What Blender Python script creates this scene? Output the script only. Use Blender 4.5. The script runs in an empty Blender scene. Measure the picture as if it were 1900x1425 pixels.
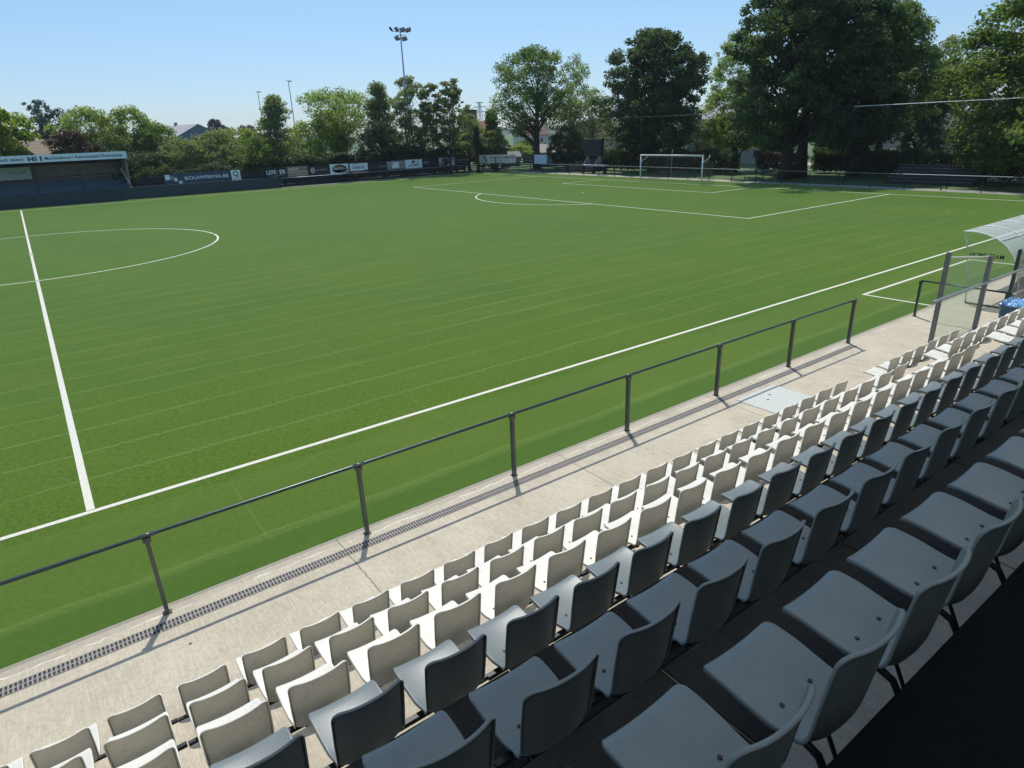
import bpy, bmesh, math, random
import numpy as np
from mathutils import Vector, Matrix
R = math.radians
random.seed(7)
S = bpy.context.scene
COL = S.collection

# ------------------------------------------------------------------ camera
CAM = Vector((0.311, -10.7777, 5.2156)); YAW, PIT, ROL = 0.9506, 0.3744, -0.0381; FPX = 1199.35
fwd = Vector((math.cos(YAW)*math.cos(PIT), math.sin(YAW)*math.cos(PIT), -math.sin(PIT)))
rgt = Vector((math.sin(YAW), -math.cos(YAW), 0)); upv = rgt.cross(fwd)
r2 = rgt*math.cos(ROL)+upv*math.sin(ROL); u2 = -rgt*math.sin(ROL)+upv*math.cos(ROL)
cd = bpy.data.cameras.new('camera'); cam = bpy.data.objects.new('camera', cd); COL.objects.link(cam)
cd.sensor_width = 36; cd.lens = 36*FPX/1900; cd.clip_end = 3000; cd.clip_start = 0.05
m = Matrix.Identity(4)
for i in range(3):
    m[i][0] = r2[i]; m[i][1] = u2[i]; m[i][2] = -fwd[i]; m[i][3] = CAM[i]
cam.matrix_world = m; S.camera = cam
def px(P):
    d = Vector(P)-CAM; z = d.dot(fwd)
    if z < 0.05: return None
    return 950+FPX*d.dot(r2)/z, 712.5-FPX*d.dot(u2)/z

# ------------------------------------------------------------------ world, sun, exposure
SUN = Vector((0.31, 0.55, 1.1)).normalized(); EL = math.asin(SUN.z); AZ = math.atan2(SUN.y, SUN.x)
W = bpy.data.worlds.new('World'); S.world = W; W.use_nodes = True
nt = W.node_tree; bg = nt.nodes['Background']; sk = nt.nodes.new('ShaderNodeTexSky')
sk.sky_type = 'NISHITA'; sk.sun_disc = False; sk.sun_elevation = EL; sk.sun_rotation = math.pi/2-AZ
sk.altitude = 20; sk.air_density = 1.0; sk.dust_density = 0.0; sk.ozone_density = 4.0
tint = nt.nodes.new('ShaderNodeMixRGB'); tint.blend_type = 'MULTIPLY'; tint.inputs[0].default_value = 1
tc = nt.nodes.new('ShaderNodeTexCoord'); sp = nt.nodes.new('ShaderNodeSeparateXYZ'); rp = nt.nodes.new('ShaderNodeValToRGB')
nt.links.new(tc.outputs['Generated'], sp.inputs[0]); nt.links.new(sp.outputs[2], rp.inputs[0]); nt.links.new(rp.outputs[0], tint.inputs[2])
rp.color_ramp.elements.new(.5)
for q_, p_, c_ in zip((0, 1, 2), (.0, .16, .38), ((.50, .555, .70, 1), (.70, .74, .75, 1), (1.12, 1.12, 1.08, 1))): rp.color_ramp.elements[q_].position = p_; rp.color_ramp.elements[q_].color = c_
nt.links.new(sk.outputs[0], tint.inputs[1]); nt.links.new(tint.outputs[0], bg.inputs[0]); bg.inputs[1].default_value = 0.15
sd = bpy.data.lights.new('sun', 'SUN'); sd.energy = 3.7; sd.angle = R(0.53); sd.color = (1.0, 0.955, 0.88)
so = bpy.data.objects.new('sun', sd); COL.objects.link(so); so.rotation_euler = SUN.to_track_quat('Z', 'Y').to_euler()
so.location = (0, 0, 60)
vs = S.view_settings; vs.view_transform = 'Standard'; vs.look = 'None'; vs.gamma = 1; vs.exposure = 0.09; vs.use_curve_mapping = False

# ------------------------------------------------------------------ materials
class NT:
    def __init__(s, name):
        s.m = bpy.data.materials.new(name); s.m.use_nodes = True; s.t = s.m.node_tree
        s.b = s.t.nodes['Principled BSDF']; s.out = s.t.nodes['Material Output']; s._o = None
    def n(s, typ, **k):
        nd = s.t.nodes.new('ShaderNode'+typ)
        for a, v in k.items(): setattr(nd, a, v)
        return nd
    def l(s, a, b): s.t.links.new(a, b)
    def pos(s):
        if s._o is None: s._o = s.n('TexCoord').outputs['Object']
        return s._o
    def mth(s, op, a, b=None, c=None, clamp=False):
        nd = s.n('Math', operation=op, use_clamp=clamp)
        for i, v in enumerate((a, b, c)):
            if v is None: continue
            if isinstance(v, (int, float)): nd.inputs[i].default_value = v
            else: s.l(v, nd.inputs[i])
        return nd.outputs[0]
    def noise(s, scale, detail=3, rough=.6, vec=None, stretch=None):
        v = vec or s.pos()
        if stretch:
            mp = s.n('Mapping'); mp.inputs['Scale'].default_value = stretch; s.l(v, mp.inputs[0]); v = mp.outputs[0]
        nd = s.n('TexNoise'); nd.inputs['Scale'].default_value = scale; nd.inputs['Detail'].default_value = detail
        nd.inputs['Roughness'].default_value = rough; s.l(v, nd.inputs['Vector']); return nd.outputs[0]
    def ramp(s, fac, stops):
        nd = s.n('ValToRGB'); e = nd.color_ramp.elements
        while len(e) < len(stops): e.new(.5)
        for q, (p, c) in zip(e, stops): q.position = p; q.color = (*c, 1) if len(c) == 3 else c
        s.l(fac, nd.inputs[0]); return nd.outputs[0]
    def mix(s, f, a, b, mode='MIX'):
        nd = s.n('MixRGB', blend_type=mode)
        for i, v in enumerate((f, a, b)):
            if isinstance(v, (int, float)): nd.inputs[i].default_value = v
            elif isinstance(v, tuple): nd.inputs[i].default_value = (*v, 1)
            else: s.l(v, nd.inputs[i])
        return nd.outputs[0]
    def base(s, c, rough=.6, metal=0, spec=None):
        if isinstance(c, tuple): s.b.inputs['Base Color'].default_value = (*c, 1)
        else: s.l(c, s.b.inputs['Base Color'])
        if isinstance(rough, (int, float)): s.b.inputs['Roughness'].default_value = rough
        else: s.l(rough, s.b.inputs['Roughness'])
        s.b.inputs['Metallic'].default_value = metal
        if spec is not None: s.b.inputs['Specular IOR Level'].default_value = spec
    def bump(s, h, dist=.01, strength=.5):
        nd = s.n('Bump'); nd.inputs['Distance'].default_value = dist; nd.inputs['Strength'].default_value = strength
        s.l(h, nd.inputs['Height']); s.l(nd.outputs[0], s.b.inputs['Normal'])
def c3(c, k): return tuple(x*k for x in c)
_mats = {}
def M(name, col, rough=.6, metal=0, var=.12, scale=6, bump=0, spec=None):
    """plain weathered material: colour with a soft noise variation"""
    if name in _mats: return _mats[name]
    t = NT(name); f = t.noise(scale, 4)
    t.base(t.ramp(f, [(.3, c3(col, 1-var)), (.7, c3(col, 1+var))]), rough, metal, spec)
    if bump: t.bump(t.noise(scale*6, 3), .01, bump)
    _mats[name] = t.m; return t.m

def mat_turf():
    t = NT('artificial turf'); p = t.pos(); sx = t.n('SeparateXYZ'); t.l(p, sx.inputs[0]); X, Y = sx.outputs[0], sx.outputs[1]
    wob = t.mth('MULTIPLY', t.mth('SUBTRACT', t.noise(.35, 2), .5), .35)
    Yw = t.mth('ADD', Y, wob); r = 2.9; x0 = 41.7
    dx = t.mth('DIVIDE', t.mth('MAXIMUM', t.mth('SUBTRACT', X, x0), 0), r)
    s = t.mth('MULTIPLY', t.mth('SQRT', t.mth('MAXIMUM', t.mth('SUBTRACT', 1, t.mth('MULTIPLY', dx, dx)), 0)), r)
    valid = t.mth('LESS_THAN', dx, 1.0)
    def fam(y, w, x):
        f = t.mth('ABSOLUTE', t.mth('SUBTRACT', t.mth('FRACT', t.mth('DIVIDE', t.mth('ADD', y, 40.0-.63+.615), 1.23)), .5))
        return t.mth('MULTIPLY', t.mth('SUBTRACT', 1, t.mth('DIVIDE', f, w/1.23), clamp=True), x)
    low = fam(t.mth('ADD', t.mth('SUBTRACT', Yw, r), s), .07, valid)
    isarc = t.mth('MULTIPLY', t.mth('GREATER_THAN', X, x0), valid)
    upp = t.mth('MULTIPLY', fam(t.mth('SUBTRACT', t.mth('SUBTRACT', Yw, r), s), .07, isarc), .45)
    brk = t.ramp(t.noise(.22, 3, vec=None, stretch=(.5, 2.2, 1)), [(.35, (.35,)*3), (.6, (1,)*3)])
    line = t.mth('MULTIPLY', t.mth('MAXIMUM', low, upp), brk)
    seam = t.mth('MULTIPLY', t.mth('SUBTRACT', 1, t.mth('DIVIDE', t.mth('ABSOLUTE', t.mth('SUBTRACT', t.mth('FRACT', t.mth('DIVIDE', t.mth('ADD', X, 79.4-1.94+1.985), 3.97)), .5)), .007), clamp=True), t.mth('MULTIPLY', t.ramp(t.noise(.3, 3), [(.45, (0,)*3), (.6, (1,)*3)]), .5))
    fine = t.noise(55, 5, .8, stretch=(1, .6, 1)); mid = t.noise(3.2, 4, .65); big = t.noise(.16, 3, .6, stretch=(.45, 1.6, 1))
    c = t.ramp(fine, [(.30, (.018, .052, .001)), (.5, (.051, .110, .002)), (.68, (.118, .188, .010))])
    f2 = t.noise(17, 4, .75, stretch=(.7, 1.25, 1)); f3 = t.noise(6.5, 4, .7, stretch=(1.6, .8, 1))
    c = t.mix(t.mth('MULTIPLY', t.ramp(f2, [(.46, (0,)*3), (.60, (1,)*3)]), .60), c, (.128, .180, .010)); c = t.mix(t.mth('MULTIPLY', t.ramp(f2, [(.38, (1,)*3), (.50, (0,)*3)]), .55), c, (.020, .052, .001)); c = t.mix(t.mth('MULTIPLY', t.ramp(f3, [(.46, (0,)*3), (.68, (1,)*3)]), .28), c, (.030, .078, .003))
    c = t.mix(t.mth('MULTIPLY', t.ramp(mid, [(.35, (0,)*3), (.75, (1,)*3)]), .22), c, (.096, .128, .012))
    c = t.mix(t.mth('MULTIPLY', t.ramp(big, [(.35, (0,)*3), (.7, (1,)*3)]), .30), c, (.036, .098, .003))
    b2 = t.noise(.09, 4, .65); c = t.mix(t.mth('MULTIPLY', t.ramp(b2, [(.46, (0,)*3), (.60, (1,)*3)]), .28), c, (.030, .085, .006)); b3 = t.noise(.55, 5, .7, stretch=(.5, 1.5, 1)); c = t.mix(t.mth('MULTIPLY', t.ramp(b3, [(.50, (0,)*3), (.66, (1,)*3)]), .30), c, (.112, .155, .018))
    c = t.mix(t.mth('MULTIPLY', t.mth('MULTIPLY', line, .56), t.ramp(f2, [(.35, (.35,)*3), (.6, (1,)*3)])), c, (.20, .29, .09)); c = t.mix(seam, c, (.13, .21, .05))
    # sandier brushed run-off outside the touchline, fresh dark strip along the kerb
    d1 = t.mth('MULTIPLY', t.mth('LESS_THAN', Yw, -.35), .30); c = t.mix(d1, c, (.110, .150, .028))
    d2 = t.mth('MULTIPLY', t.mth('SUBTRACT', 1, t.mth('DIVIDE', t.mth('ABSOLUTE', t.mth('ADD', Yw, 2.35)), .07), clamp=True), .3); c = t.mix(d2, c, (.17, .24, .07))
    d3 = t.mth('MULTIPLY', t.mth('LESS_THAN', Yw, -2.45), .75); c = t.mix(d3, c, t.mix(.5, c, (.020, .085, .010)))
    t.base(c, .85, spec=.08); t.b.inputs['Sheen Weight'].default_value = .30; t.b.inputs['Sheen Roughness'].default_value = .5; t.b.inputs['Sheen Tint'].default_value = (.6, .85, .30, 1)
    t.bump(fine, .02, .7); return t.m
def mat_concrete(name, a, b, joints=None, rough=.85, kerb=False):
    t = NT(name); p = t.pos()
    n1 = t.noise(.9, 5, .65); n2 = t.noise(19, 6, .8); n3 = t.noise(42, 3, .7); br = t.noise(7, 4, .75, stretch=(7, .45, 1))
    c = t.ramp(n1, [(.3, a), (.7, b)])
    c = t.mix(t.mth('MULTIPLY', t.ramp(n2, [(.46, (0,)*3), (.64, (1,)*3)]), .50), c, c3(a, .68))
    c = t.mix(t.mth('MULTIPLY', t.ramp(br, [(.5, (0,)*3), (.62, (1,)*3)]), .42), c, c3(b, 1.22))
    c = t.mix(t.mth('MULTIPLY', t.ramp(n3, [(.66, (0,)*3), (.75, (1,)*3)]), .45), c, c3(a, .45))
    if joints:
        sx = t.n('SeparateXYZ'); t.l(p, sx.inputs[0])
        wx = t.mth('ADD', sx.outputs[0], t.mth('MULTIPLY', t.mth('SUBTRACT', t.noise(6, 2), .5), .05))
        f = t.mth('ABSOLUTE', t.mth('SUBTRACT', t.mth('FRACT', t.mth('DIVIDE', t.mth('ADD', wx, 400-joints[0]+joints[1]/2), joints[1])), .5))
        c = t.mix(t.mth('MULTIPLY', t.mth('LESS_THAN', f, .007/joints[1]), .8), c, (.07, .06, .05))
        if kerb:
            g = t.mth('LESS_THAN', t.mth('ABSOLUTE', t.mth('ADD', sx.outputs[1], 3.135)), .008); c = t.mix(t.mth('MULTIPLY', g, .7), c, (.09, .08, .07))
            sy = t.mth('ADD', sx.outputs[1], t.mth('MULTIPLY', t.mth('SUBTRACT', t.noise(3, 4), .5), .16)); ed = t.mth('MULTIPLY', t.mth('GREATER_THAN', sy, -3.26), .30); c = t.mix(ed, c, (.27, .24, .19)); lm = t.mth('MULTIPLY', t.mth('LESS_THAN', t.mth('ABSOLUTE', t.mth('ADD', sy, 3.275)), .008), t.ramp(t.noise(1.1, 3), [(.48, (0,)*3), (.56, (.8,)*3)])); c = t.mix(lm, c, (.75, .72, .65))
            g2 = t.mth('LESS_THAN', t.mth('ABSOLUTE', t.mth('ADD', sx.outputs[1], 4.98)), .012); c = t.mix(t.mth('MULTIPLY', g2, .35), c, (.3, .27, .23))
    st = t.noise(1.7, 6, .72); c = t.mix(t.mth('MULTIPLY', t.ramp(st, [(.52, (0,)*3), (.66, (1,)*3)]), .30), c, c3(a, .62))
    c = t.mix(t.mth('MULTIPLY', t.ramp(t.noise(2.6, 6, .8, stretch=(2.2, .5, 1)), [(.60, (0,)*3), (.68, (1,)*3)]), .35), c, c3(b, 1.25))
    t.base(c, rough); t.bump(t.mth('ADD', n2, t.mth('MULTIPLY', br, .8)), .008, .5); return t.m
def mat_leaf(name, col, col2, trans=.35):
    t = NT(name); g = t.n('NewGeometry'); oi = t.noise(.5, 2)
    f = t.mth('ADD', t.mth('MULTIPLY', g.outputs['Random Per Island'], .45), t.mth('MULTIPLY', oi, .55))
    c = t.ramp(f, [(.2, c3(col, .65)), (.5, col), (.85, col2)])
    t.base(c, .6, spec=.2)
    tr = t.n('BsdfTranslucent'); c2 = t.mix(1.0, c, (1.5, 1.6, .55), 'MULTIPLY'); t.l(c2, tr.inputs[0])
    mx = t.n('MixShader'); mx.inputs[0].default_value = trans
    t.l(t.b.outputs[0], mx.inputs[1]); t.l(tr.outputs[0], mx.inputs[2]); t.l(mx.outputs[0], t.out.inputs[0]); return t.m
def mat_glass(name, tint, dens=.12, rough=.03):
    t = NT(name); t.base(tint, rough, spec=.5)
    tr = t.n('BsdfTransparent'); tr.inputs[0].default_value = (*[.75+.25*x for x in tint], 1)
    lw = t.n('LayerWeight'); lw.inputs[0].default_value = .35
    f = t.mth('ADD', t.mth('MULTIPLY', lw.outputs['Fresnel'], .5), dens, clamp=True)
    mx = t.n('MixShader'); t.l(f, mx.inputs[0]); t.l(tr.outputs[0], mx.inputs[1]); t.l(t.b.outputs[0], mx.inputs[2]); t.l(mx.outputs[0], t.out.inputs[0]); return t.m
def mat_plastic(name, col, rough, dirt):
    t = NT(name); oi = t.n('ObjectInfo'); n1 = t.noise(5, 4, .65); n2 = t.noise(38, 3, .7)
    c = t.ramp(n1, [(.3, c3(col, .9)), (.7, c3(col, 1.06))])
    c = t.mix(t.mth('MULTIPLY', t.ramp(n2, [(.58, (0,)*3), (.74, (1,)*3)]), dirt), c, c3(col, .45))
    c = t.mix(t.mth('MULTIPLY', oi.outputs['Random'], .14), c, c3(col, .55))
    t.base(c, t.mth('ADD', rough, t.mth('MULTIPLY', n1, .12)), spec=.32); t.bump(n2, .002, .25); return t.m
def mat_grate():
    t = NT('cast iron drain grate'); p = t.pos(); sx = t.n('SeparateXYZ'); t.l(p, sx.inputs[0])
    fx = t.mth('FRACT', t.mth('DIVIDE', t.mth('ADD', sx.outputs[0], 100), .042))
    fy = t.mth('ABSOLUTE', t.mth('SUBTRACT', t.mth('FRACT', t.mth('DIVIDE', t.mth('ADD', sx.outputs[1], 3.57), .08)), .5))
    hole = t.mth('MULTIPLY', t.mth('GREATER_THAN', fx, .45), t.mth('LESS_THAN', fy, .38))
    c = t.mix(hole, t.ramp(t.noise(30), [(.3, (.17, .155, .135)), (.7, (.30, .28, .25))]), (.006, .006, .006)); t.base(c, .7); return t.m
def mat_brick(name, a, b, mortar, sc=4.0):
    t = NT(name); br = t.n('TexBrick'); br.inputs['Scale'].default_value = sc; mp = t.n('Mapping'); mp.inputs['Rotation'].default_value = (R(90), 0, 0)
    t.l(t.pos(), mp.inputs[0]); t.l(mp.outputs[0], br.inputs[0]); br.inputs['Color1'].default_value = (*a, 1); br.inputs['Color2'].default_value = (*b, 1)
    br.inputs['Mortar'].default_value = (*mortar, 1); t.base(br.outputs[0], .85); return t.m

m_turf = mat_turf()
m_apron = mat_concrete('brushed concrete apron', (.405, .355, .265), (.52, .46, .35), (1.71, 3.97), kerb=True)
m_tread = mat_concrete('stand tread concrete', (.42, .37, .285), (.52, .46, .36), (1.0, 5.0))
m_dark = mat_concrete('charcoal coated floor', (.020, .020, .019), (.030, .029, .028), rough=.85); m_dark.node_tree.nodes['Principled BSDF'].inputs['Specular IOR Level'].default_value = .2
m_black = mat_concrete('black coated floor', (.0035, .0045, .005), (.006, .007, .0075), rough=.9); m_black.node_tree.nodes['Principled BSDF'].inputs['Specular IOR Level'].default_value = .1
m_white = mat_plastic('white seat plastic', (.65, .635, .565), .42, .60)
m_grey = mat_plastic('slate grey seat plastic', (.150, .176, .180), .33, .16)
m_line = M('white line fibre', (.66, .64, .53), .9, var=.16, scale=28, bump=.5)
m_blk = M('black painted steel', (.012, .014, .015), .4, .3)
m_post = M('anthracite fence steel', (.10, .105, .10), .35, .4)
m_rail = M('dark green grey rail', (.045, .065, .065), .28, .5)
m_galv = M('galvanised steel', (.38, .40, .42), .4, .7)
m_gpost = M('grey aluminium post', (.16, .17, .18), .4, .5)
m_wht = M('white painted metal', (.80, .80, .78), .35)
m_bolt = M('dark bolt head', (.02, .022, .024), .5, .5)
m_glass = mat_glass('clear safety glass', (.68, .84, .72), .06)
m_poly = mat_glass('clear polycarbonate canopy', (.66, .69, .70), .42, .25)
m_bark = M('tree bark', (.055, .045, .034), .9, var=.35, scale=4, bump=.6)
m_grass = NT('park grass'); _f = m_grass.noise(.25, 5, .7); _g = m_grass.noise(6, 3)
m_grass.base(m_grass.mix(m_grass.mth('MULTIPLY', _g, .4), m_grass.ramp(_f, [(.3, (.05, .10, .022)), (.55, (.085, .145, .034)), (.75, (.16, .17, .07))]), (.06, .11, .03)), .9); m_grass = m_grass.m

# ------------------------------------------------------------------ object helpers
def mesh_obj(name, verts, faces, mat, parent=None, smooth=False, loc=None):
    me = bpy.data.meshes.new(name); me.from_pydata([tuple(v) for v in verts], [], faces); me.update()
    if mat: me.materials.append(mat)
    if smooth: me.polygons.foreach_set('use_smooth', [True]*len(me.polygons))
    o = bpy.data.objects.new(name, me); COL.objects.link(o)
    if parent: o.parent = parent
    if loc: o.location = loc
    return o
class MB:
    def __init__(s): s.v = []; s.f = []
    def add(s, v, f):
        k = len(s.v); s.v += [tuple(x) for x in v]; s.f += [[i+k for i in q] for q in f]; return s
    def box(s, x0, x1, y0, y1, z0, z1):
        return s.add([(x0,y0,z0),(x1,y0,z0),(x1,y1,z0),(x0,y1,z0),(x0,y0,z1),(x1,y0,z1),(x1,y1,z1),(x0,y1,z1)],
                     [(3,2,1,0),(4,5,6,7),(0,1,5,4),(1,2,6,5),(2,3,7,6),(3,0,4,7)])
    def bar(s, a, b, w, h=None, r=None):
        """box bar from a to b: width w horizontally, height h"""
        a = Vector(a); b = Vector(b); d = (b-a).normalized(); h = h or w
        side = d.cross(Vector((0,0,1)))
        side = Vector((1,0,0)) if side.length < 1e-4 else side.normalized()
        u = side.cross(d).normalized(); q = []
        for P in (a, b):
            for i, j in ((-1,-1),(1,-1),(1,1),(-1,1)): q.append(P+side*(i*w/2)+u*(j*h/2))
        return s.add(q, [(3,2,1,0),(4,5,6,7),(0,1,5,4),(1,2,6,5),(2,3,7,6),(3,0,4,7)])
    def tube(s, pts, rad, n=8, cap=True):
        pts = [Vector(p) for p in pts]; rad = rad if isinstance(rad, (list, tuple)) else [rad]*len(pts); ring = []
        prev = None
        for i, P in enumerate(pts):
            d = (pts[min(i+1, len(pts)-1)]-pts[max(i-1, 0)]).normalized()
            a = prev if prev is not None else (Vector((0,0,1)) if abs(d.z) < .9 else Vector((1,0,0)))
            u = (a-d*a.dot(d)).normalized(); w = d.cross(u); prev = u
            ring.append([P+(u*math.cos(t)+w*math.sin(t))*rad[i] for t in [2*math.pi*k/n for k in range(n)]])
        v = [q for r_ in ring for q in r_]; f = []
        for i in range(len(pts)-1):
            for k in range(n):
                f.append((i*n+k, i*n+(k+1) % n, (i+1)*n+(k+1) % n, (i+1)*n+k))
        if cap: f += [tuple(range(n))[::-1], tuple((len(pts)-1)*n+k for k in range(n))]
        return s.add(v, f)
    def quad(s, a, b, c, d): return s.add([a, b, c, d], [(0,1,2,3)])
    def build(s, name, mat, parent=None, smooth=False, bevel=0):
        o = mesh_obj(name, s.v, s.f, mat, parent, smooth)
        if bevel:
            md = o.modifiers.new('bevel', 'BEVEL'); md.width = bevel; md.segments = 2; md.limit_method = 'ANGLE'
        return o
def empty(name, loc=(0,0,0), rz=0):
    o = bpy.data.objects.new(name, None); COL.objects.link(o); o.location = loc; o.rotation_euler = (0,0,rz); o.empty_display_size = .2; return o
def tag(o, label, cat, group=None):
    o['label'] = label; o['category'] = cat
    if group: o['group'] = group
    return o
def kind(o, k, label=None):
    o['kind'] = k
    if label: o['label'] = label
    return o
def clone(o, parent=None):
    c = o.copy(); COL.objects.link(c); c.parent = parent
    for ch in o.children: clone(ch, c)
    return c
def local(o, root):
    """re-base a mesh built in world coordinates onto a root empty that is only translated/rotated"""
    inv = Matrix.Translation(root.location) @ root.rotation_euler.to_matrix().to_4x4(); o.data.transform(inv.inverted()); o.parent = root; return o
def text_mesh(s, name, org, xd, width, height, mat, parent, extrude=.006, bold=True, shear=0):
    cu = bpy.data.curves.new('lettering', 'FONT'); cu.body = s; cu.extrude = 0; cu.size = 1; cu.resolution_u = 3
    if bold: cu.offset = .012
    o = bpy.data.objects.new('lettering', cu); me = bpy.data.meshes.new_from_object(o)
    n = len(me.vertices); co = np.zeros(n*3); me.vertices.foreach_get('co', co); co = co.reshape(-1, 3)
    mn, mx = co.min(0), co.max(0); xd = Vector(xd).normalized(); org = Vector(org)
    nx = (co[:, 0]-mn[0])/(mx[0]-mn[0])*width; nz = (co[:, 1]-mn[1])/(mx[1]-mn[1])*height; nx = nx+shear*nz
    P = np.stack([org.x+xd.x*nx, org.y+xd.y*nx, org.z+nz], 1)
    me.vertices.foreach_set('co', P.ravel()); me.materials.clear(); me.materials.append(mat); me.update()
    q = bpy.data.objects.new(name, me); COL.objects.link(q); q.parent = parent; bpy.data.objects.remove(o); return q

# ------------------------------------------------------------------ ground, turf, markings
kind(MB().quad((-1500,-1500,-.03),(1500,-1500,-.03),(1500,1500,-.03),(-1500,1500,-.03)).build('ground', m_grass), 'structure')
kind(MB().quad((-54,-3.1,0),(53.6,-3.1,0),(53.6,66.7,0),(-54,66.7,0)).build('pitch_turf', m_turf), 'structure')
LW, LL = 64.11, 50.10
mk = MB(); zz = .005
def ln(x0, y0, x1, y1, w=.11): 
    d = Vector((x1-x0, y1-y0, 0)).normalized(); q = Vector((-d.y, d.x, 0))*w/2; a = Vector((x0,y0,zz)); b = Vector((x1,y1,zz)); mk.quad(a-q, b-q, b+q, a+q)
def arc(cx, cy, r, a0, a1, n=72, w=.11):
    for i in range(n):
        t0 = a0+(a1-a0)*i/n; t1 = a0+(a1-a0)*(i+1)/n
        mk.quad(*[(cx+q*math.cos(t), cy+q*math.sin(t), zz) for q, t in ((r-w/2,t0),(r+w/2,t0),(r+w/2,t1),(r-w/2,t1))])
e = .055; C = LW/2
ln(-LL, 0, LL, 0, .10); ln(-LL, LW, LL, LW, .12)
e = .055; ln(LL, e+.005, LL, LW-e-.005); ln(-LL, e+.005, -LL, LW-e-.005); ln(0, e+.01, 0, LW-e-.01, .115)
for s in (1, -1):
    for (dep, hw) in ((16.5, 20.16), (5.5, 9.16)):
        xi = s*(LL-dep); ln(xi, C-hw-e, xi, C+hw+e)
        for y in (C-hw, C+hw): ln(xi+s*(e+.003), y, s*(LL-e-.003), y)
    pa = math.acos(5.5/9.15); c0 = 0 if s < 0 else math.pi
    arc(s*(LL-11), C, 9.15, c0-pa+.008, c0+pa-.008); arc(s*(LL-11), C, .06, 0, 2*math.pi, 16, .11)
arc(0, C, 9.15, .012, math.pi-.012); arc(0, C, 9.15, math.pi+.012, 2*math.pi-.012)
arc(0, C, .13, .7, math.pi-.7, 8, .1); arc(0, C, .13, math.pi+.7, 2*math.pi-.7, 8, .1)
ln(20.86, -1.15, 28.85, -1.15, .10); ln(20.91, -1.205, 20.95, -3.08, .09); ln(28.8, -1.205, 28.84, -3.08, .09)
kind(mk.build('pitch_line_markings', m_line), 'structure')

# concrete apron between turf and stand, drain, far paths
kind(MB().quad((-24,-5.17,.002),(62,-5.17,.002),(62,-3.1,.002),(-24,-3.1,.002)).build('concrete_pavement', m_apron), 'structure')
kerbm = M('concrete kerb edge', (.36, .33, .29), .85, scale=9)
kind(MB().box(-24, 53.6, -3.108, -3.090, -.05, .007).build('kerb', kerbm), 'structure')
g = MB().box(-24, 15.85, -3.57, -3.41, -.02, .008).build('drain_channel', mat_grate()); tag(g, 'long slotted cast iron drain grate set in the concrete beside the pitch', 'drain')
hat = empty('access_hatch', (11.5, -4.15, 0))
local(MB().box(10.88, 12.14, -4.62, -3.70, -.02, .014).build('hatch_plate', M('speckled light steel plate', (.47, .49, .45), .75, 0, var=.3, scale=60)), hat)
for q in (11.35, 11.6): local(MB().tube([(q, -4.1+.25*(q-11.35)*2, .013), (q, -4.1+.25*(q-11.35)*2, .018)], .022, 8).build('lifting_hole', m_bolt), hat)
tag(hat, 'pale speckled steel hatch plate set in the concrete walkway before the front seats', 'hatch cover')
kind(MB().quad((53.6,-3.1,.0),(55.2,-3.1,.0),(55.2,62,.0),(53.6,62,.0)).add([(53.6,62,0),(55.2,62,0),(51.2,68,0),(50.2,66.7,0),(53.6,66.7,0)],[(0,1,2,3)]).quad((24.5,66.7,0),(50.2,66.7,0),(51.2,68,0),(24.5,68,0)).build('path', mat_concrete('pale gravel path', (.36,.33,.27), (.47,.43,.36))), 'structure')

# ------------------------------------------------------------------ near grandstand
NR, DEP, RISE, NY, TZ = 6, .853, .528, -5.162, .36
def ny(k): return NY-.843*(k-1)
def tz(k): return TZ+RISE*(k-1)
stand = empty('grandstand', (8, -9, 0)); X0, X1 = -14, 40
tag(stand, 'roofed concrete grandstand with stepped rows carrying the white and slate grey seats', 'grandstand')
for k in range(1, 10):
    b = MB().box(X0, X1, ny(k+1)-(.0 if k < 9 else .8), ny(k), tz(k)-RISE*(1 if k > 1 else .62), tz(k))
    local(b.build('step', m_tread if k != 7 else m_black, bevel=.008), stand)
for k in (5, 6):
    x = X0
    while x < X1-.1:
        w = 1.46 if k == 6 else 1.62
        off = .57 if k == 6 else .2
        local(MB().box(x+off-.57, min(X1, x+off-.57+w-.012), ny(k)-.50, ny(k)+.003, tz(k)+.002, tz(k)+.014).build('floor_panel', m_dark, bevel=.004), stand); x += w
roofm = M('dark roof sheeting', (.05, .055, .06), .7); rlin = NT('translucent fill roof'); rlin.base((.75, .75, .72), .7); _tr = rlin.n('BsdfTranslucent'); _tr.inputs[0].default_value = (.80, .84, .84, 1); _mx = rlin.n('MixShader'); _mx.inputs[0].default_value = .62  # unseen roof sheets made translucent to add fill light over the shaded seats
rlin.l(rlin.b.outputs[0], _mx.inputs[1]); rlin.l(_tr.outputs[0], _mx.inputs[2]); rlin.l(_mx.outputs[0], rlin.out.inputs[0]); rlin = rlin.m; palew = M('pale bounce wall', (.50, .49, .46), .9)
RY, RZ = -4.6, 10.4
local(MB().quad((X0,RY,RZ),(X1,RY,RZ),(X1,-14,RZ-1.6),(X0,-14,RZ-1.6)).build('roof', rlin), stand)
local(MB().box(X0, X1, RY, RY+.12, RZ-.25, RZ+.05).build('roof_edge', roofm), stand)
for q in range(10): local(MB().bar((X0+1+q*5.8, RY-.1, RZ-.14), (X0+1+q*5.8, -13.9, RZ-1.72), .12, .24).build('roof_beam', roofm), stand)
local(MB().box(X0, X1, -14.2, -13.95, 0, RZ-1.65).build('back_wall', palew), stand)  # unseen wall behind the camera, added and kept pale to bounce light onto seat backs
for q in (X0+.1, X1-.1): local(MB().box(q-.08, q+.08, -13.9, -11.5, 0, RZ-1.6).build('side_wall', roofm), stand)

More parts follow.
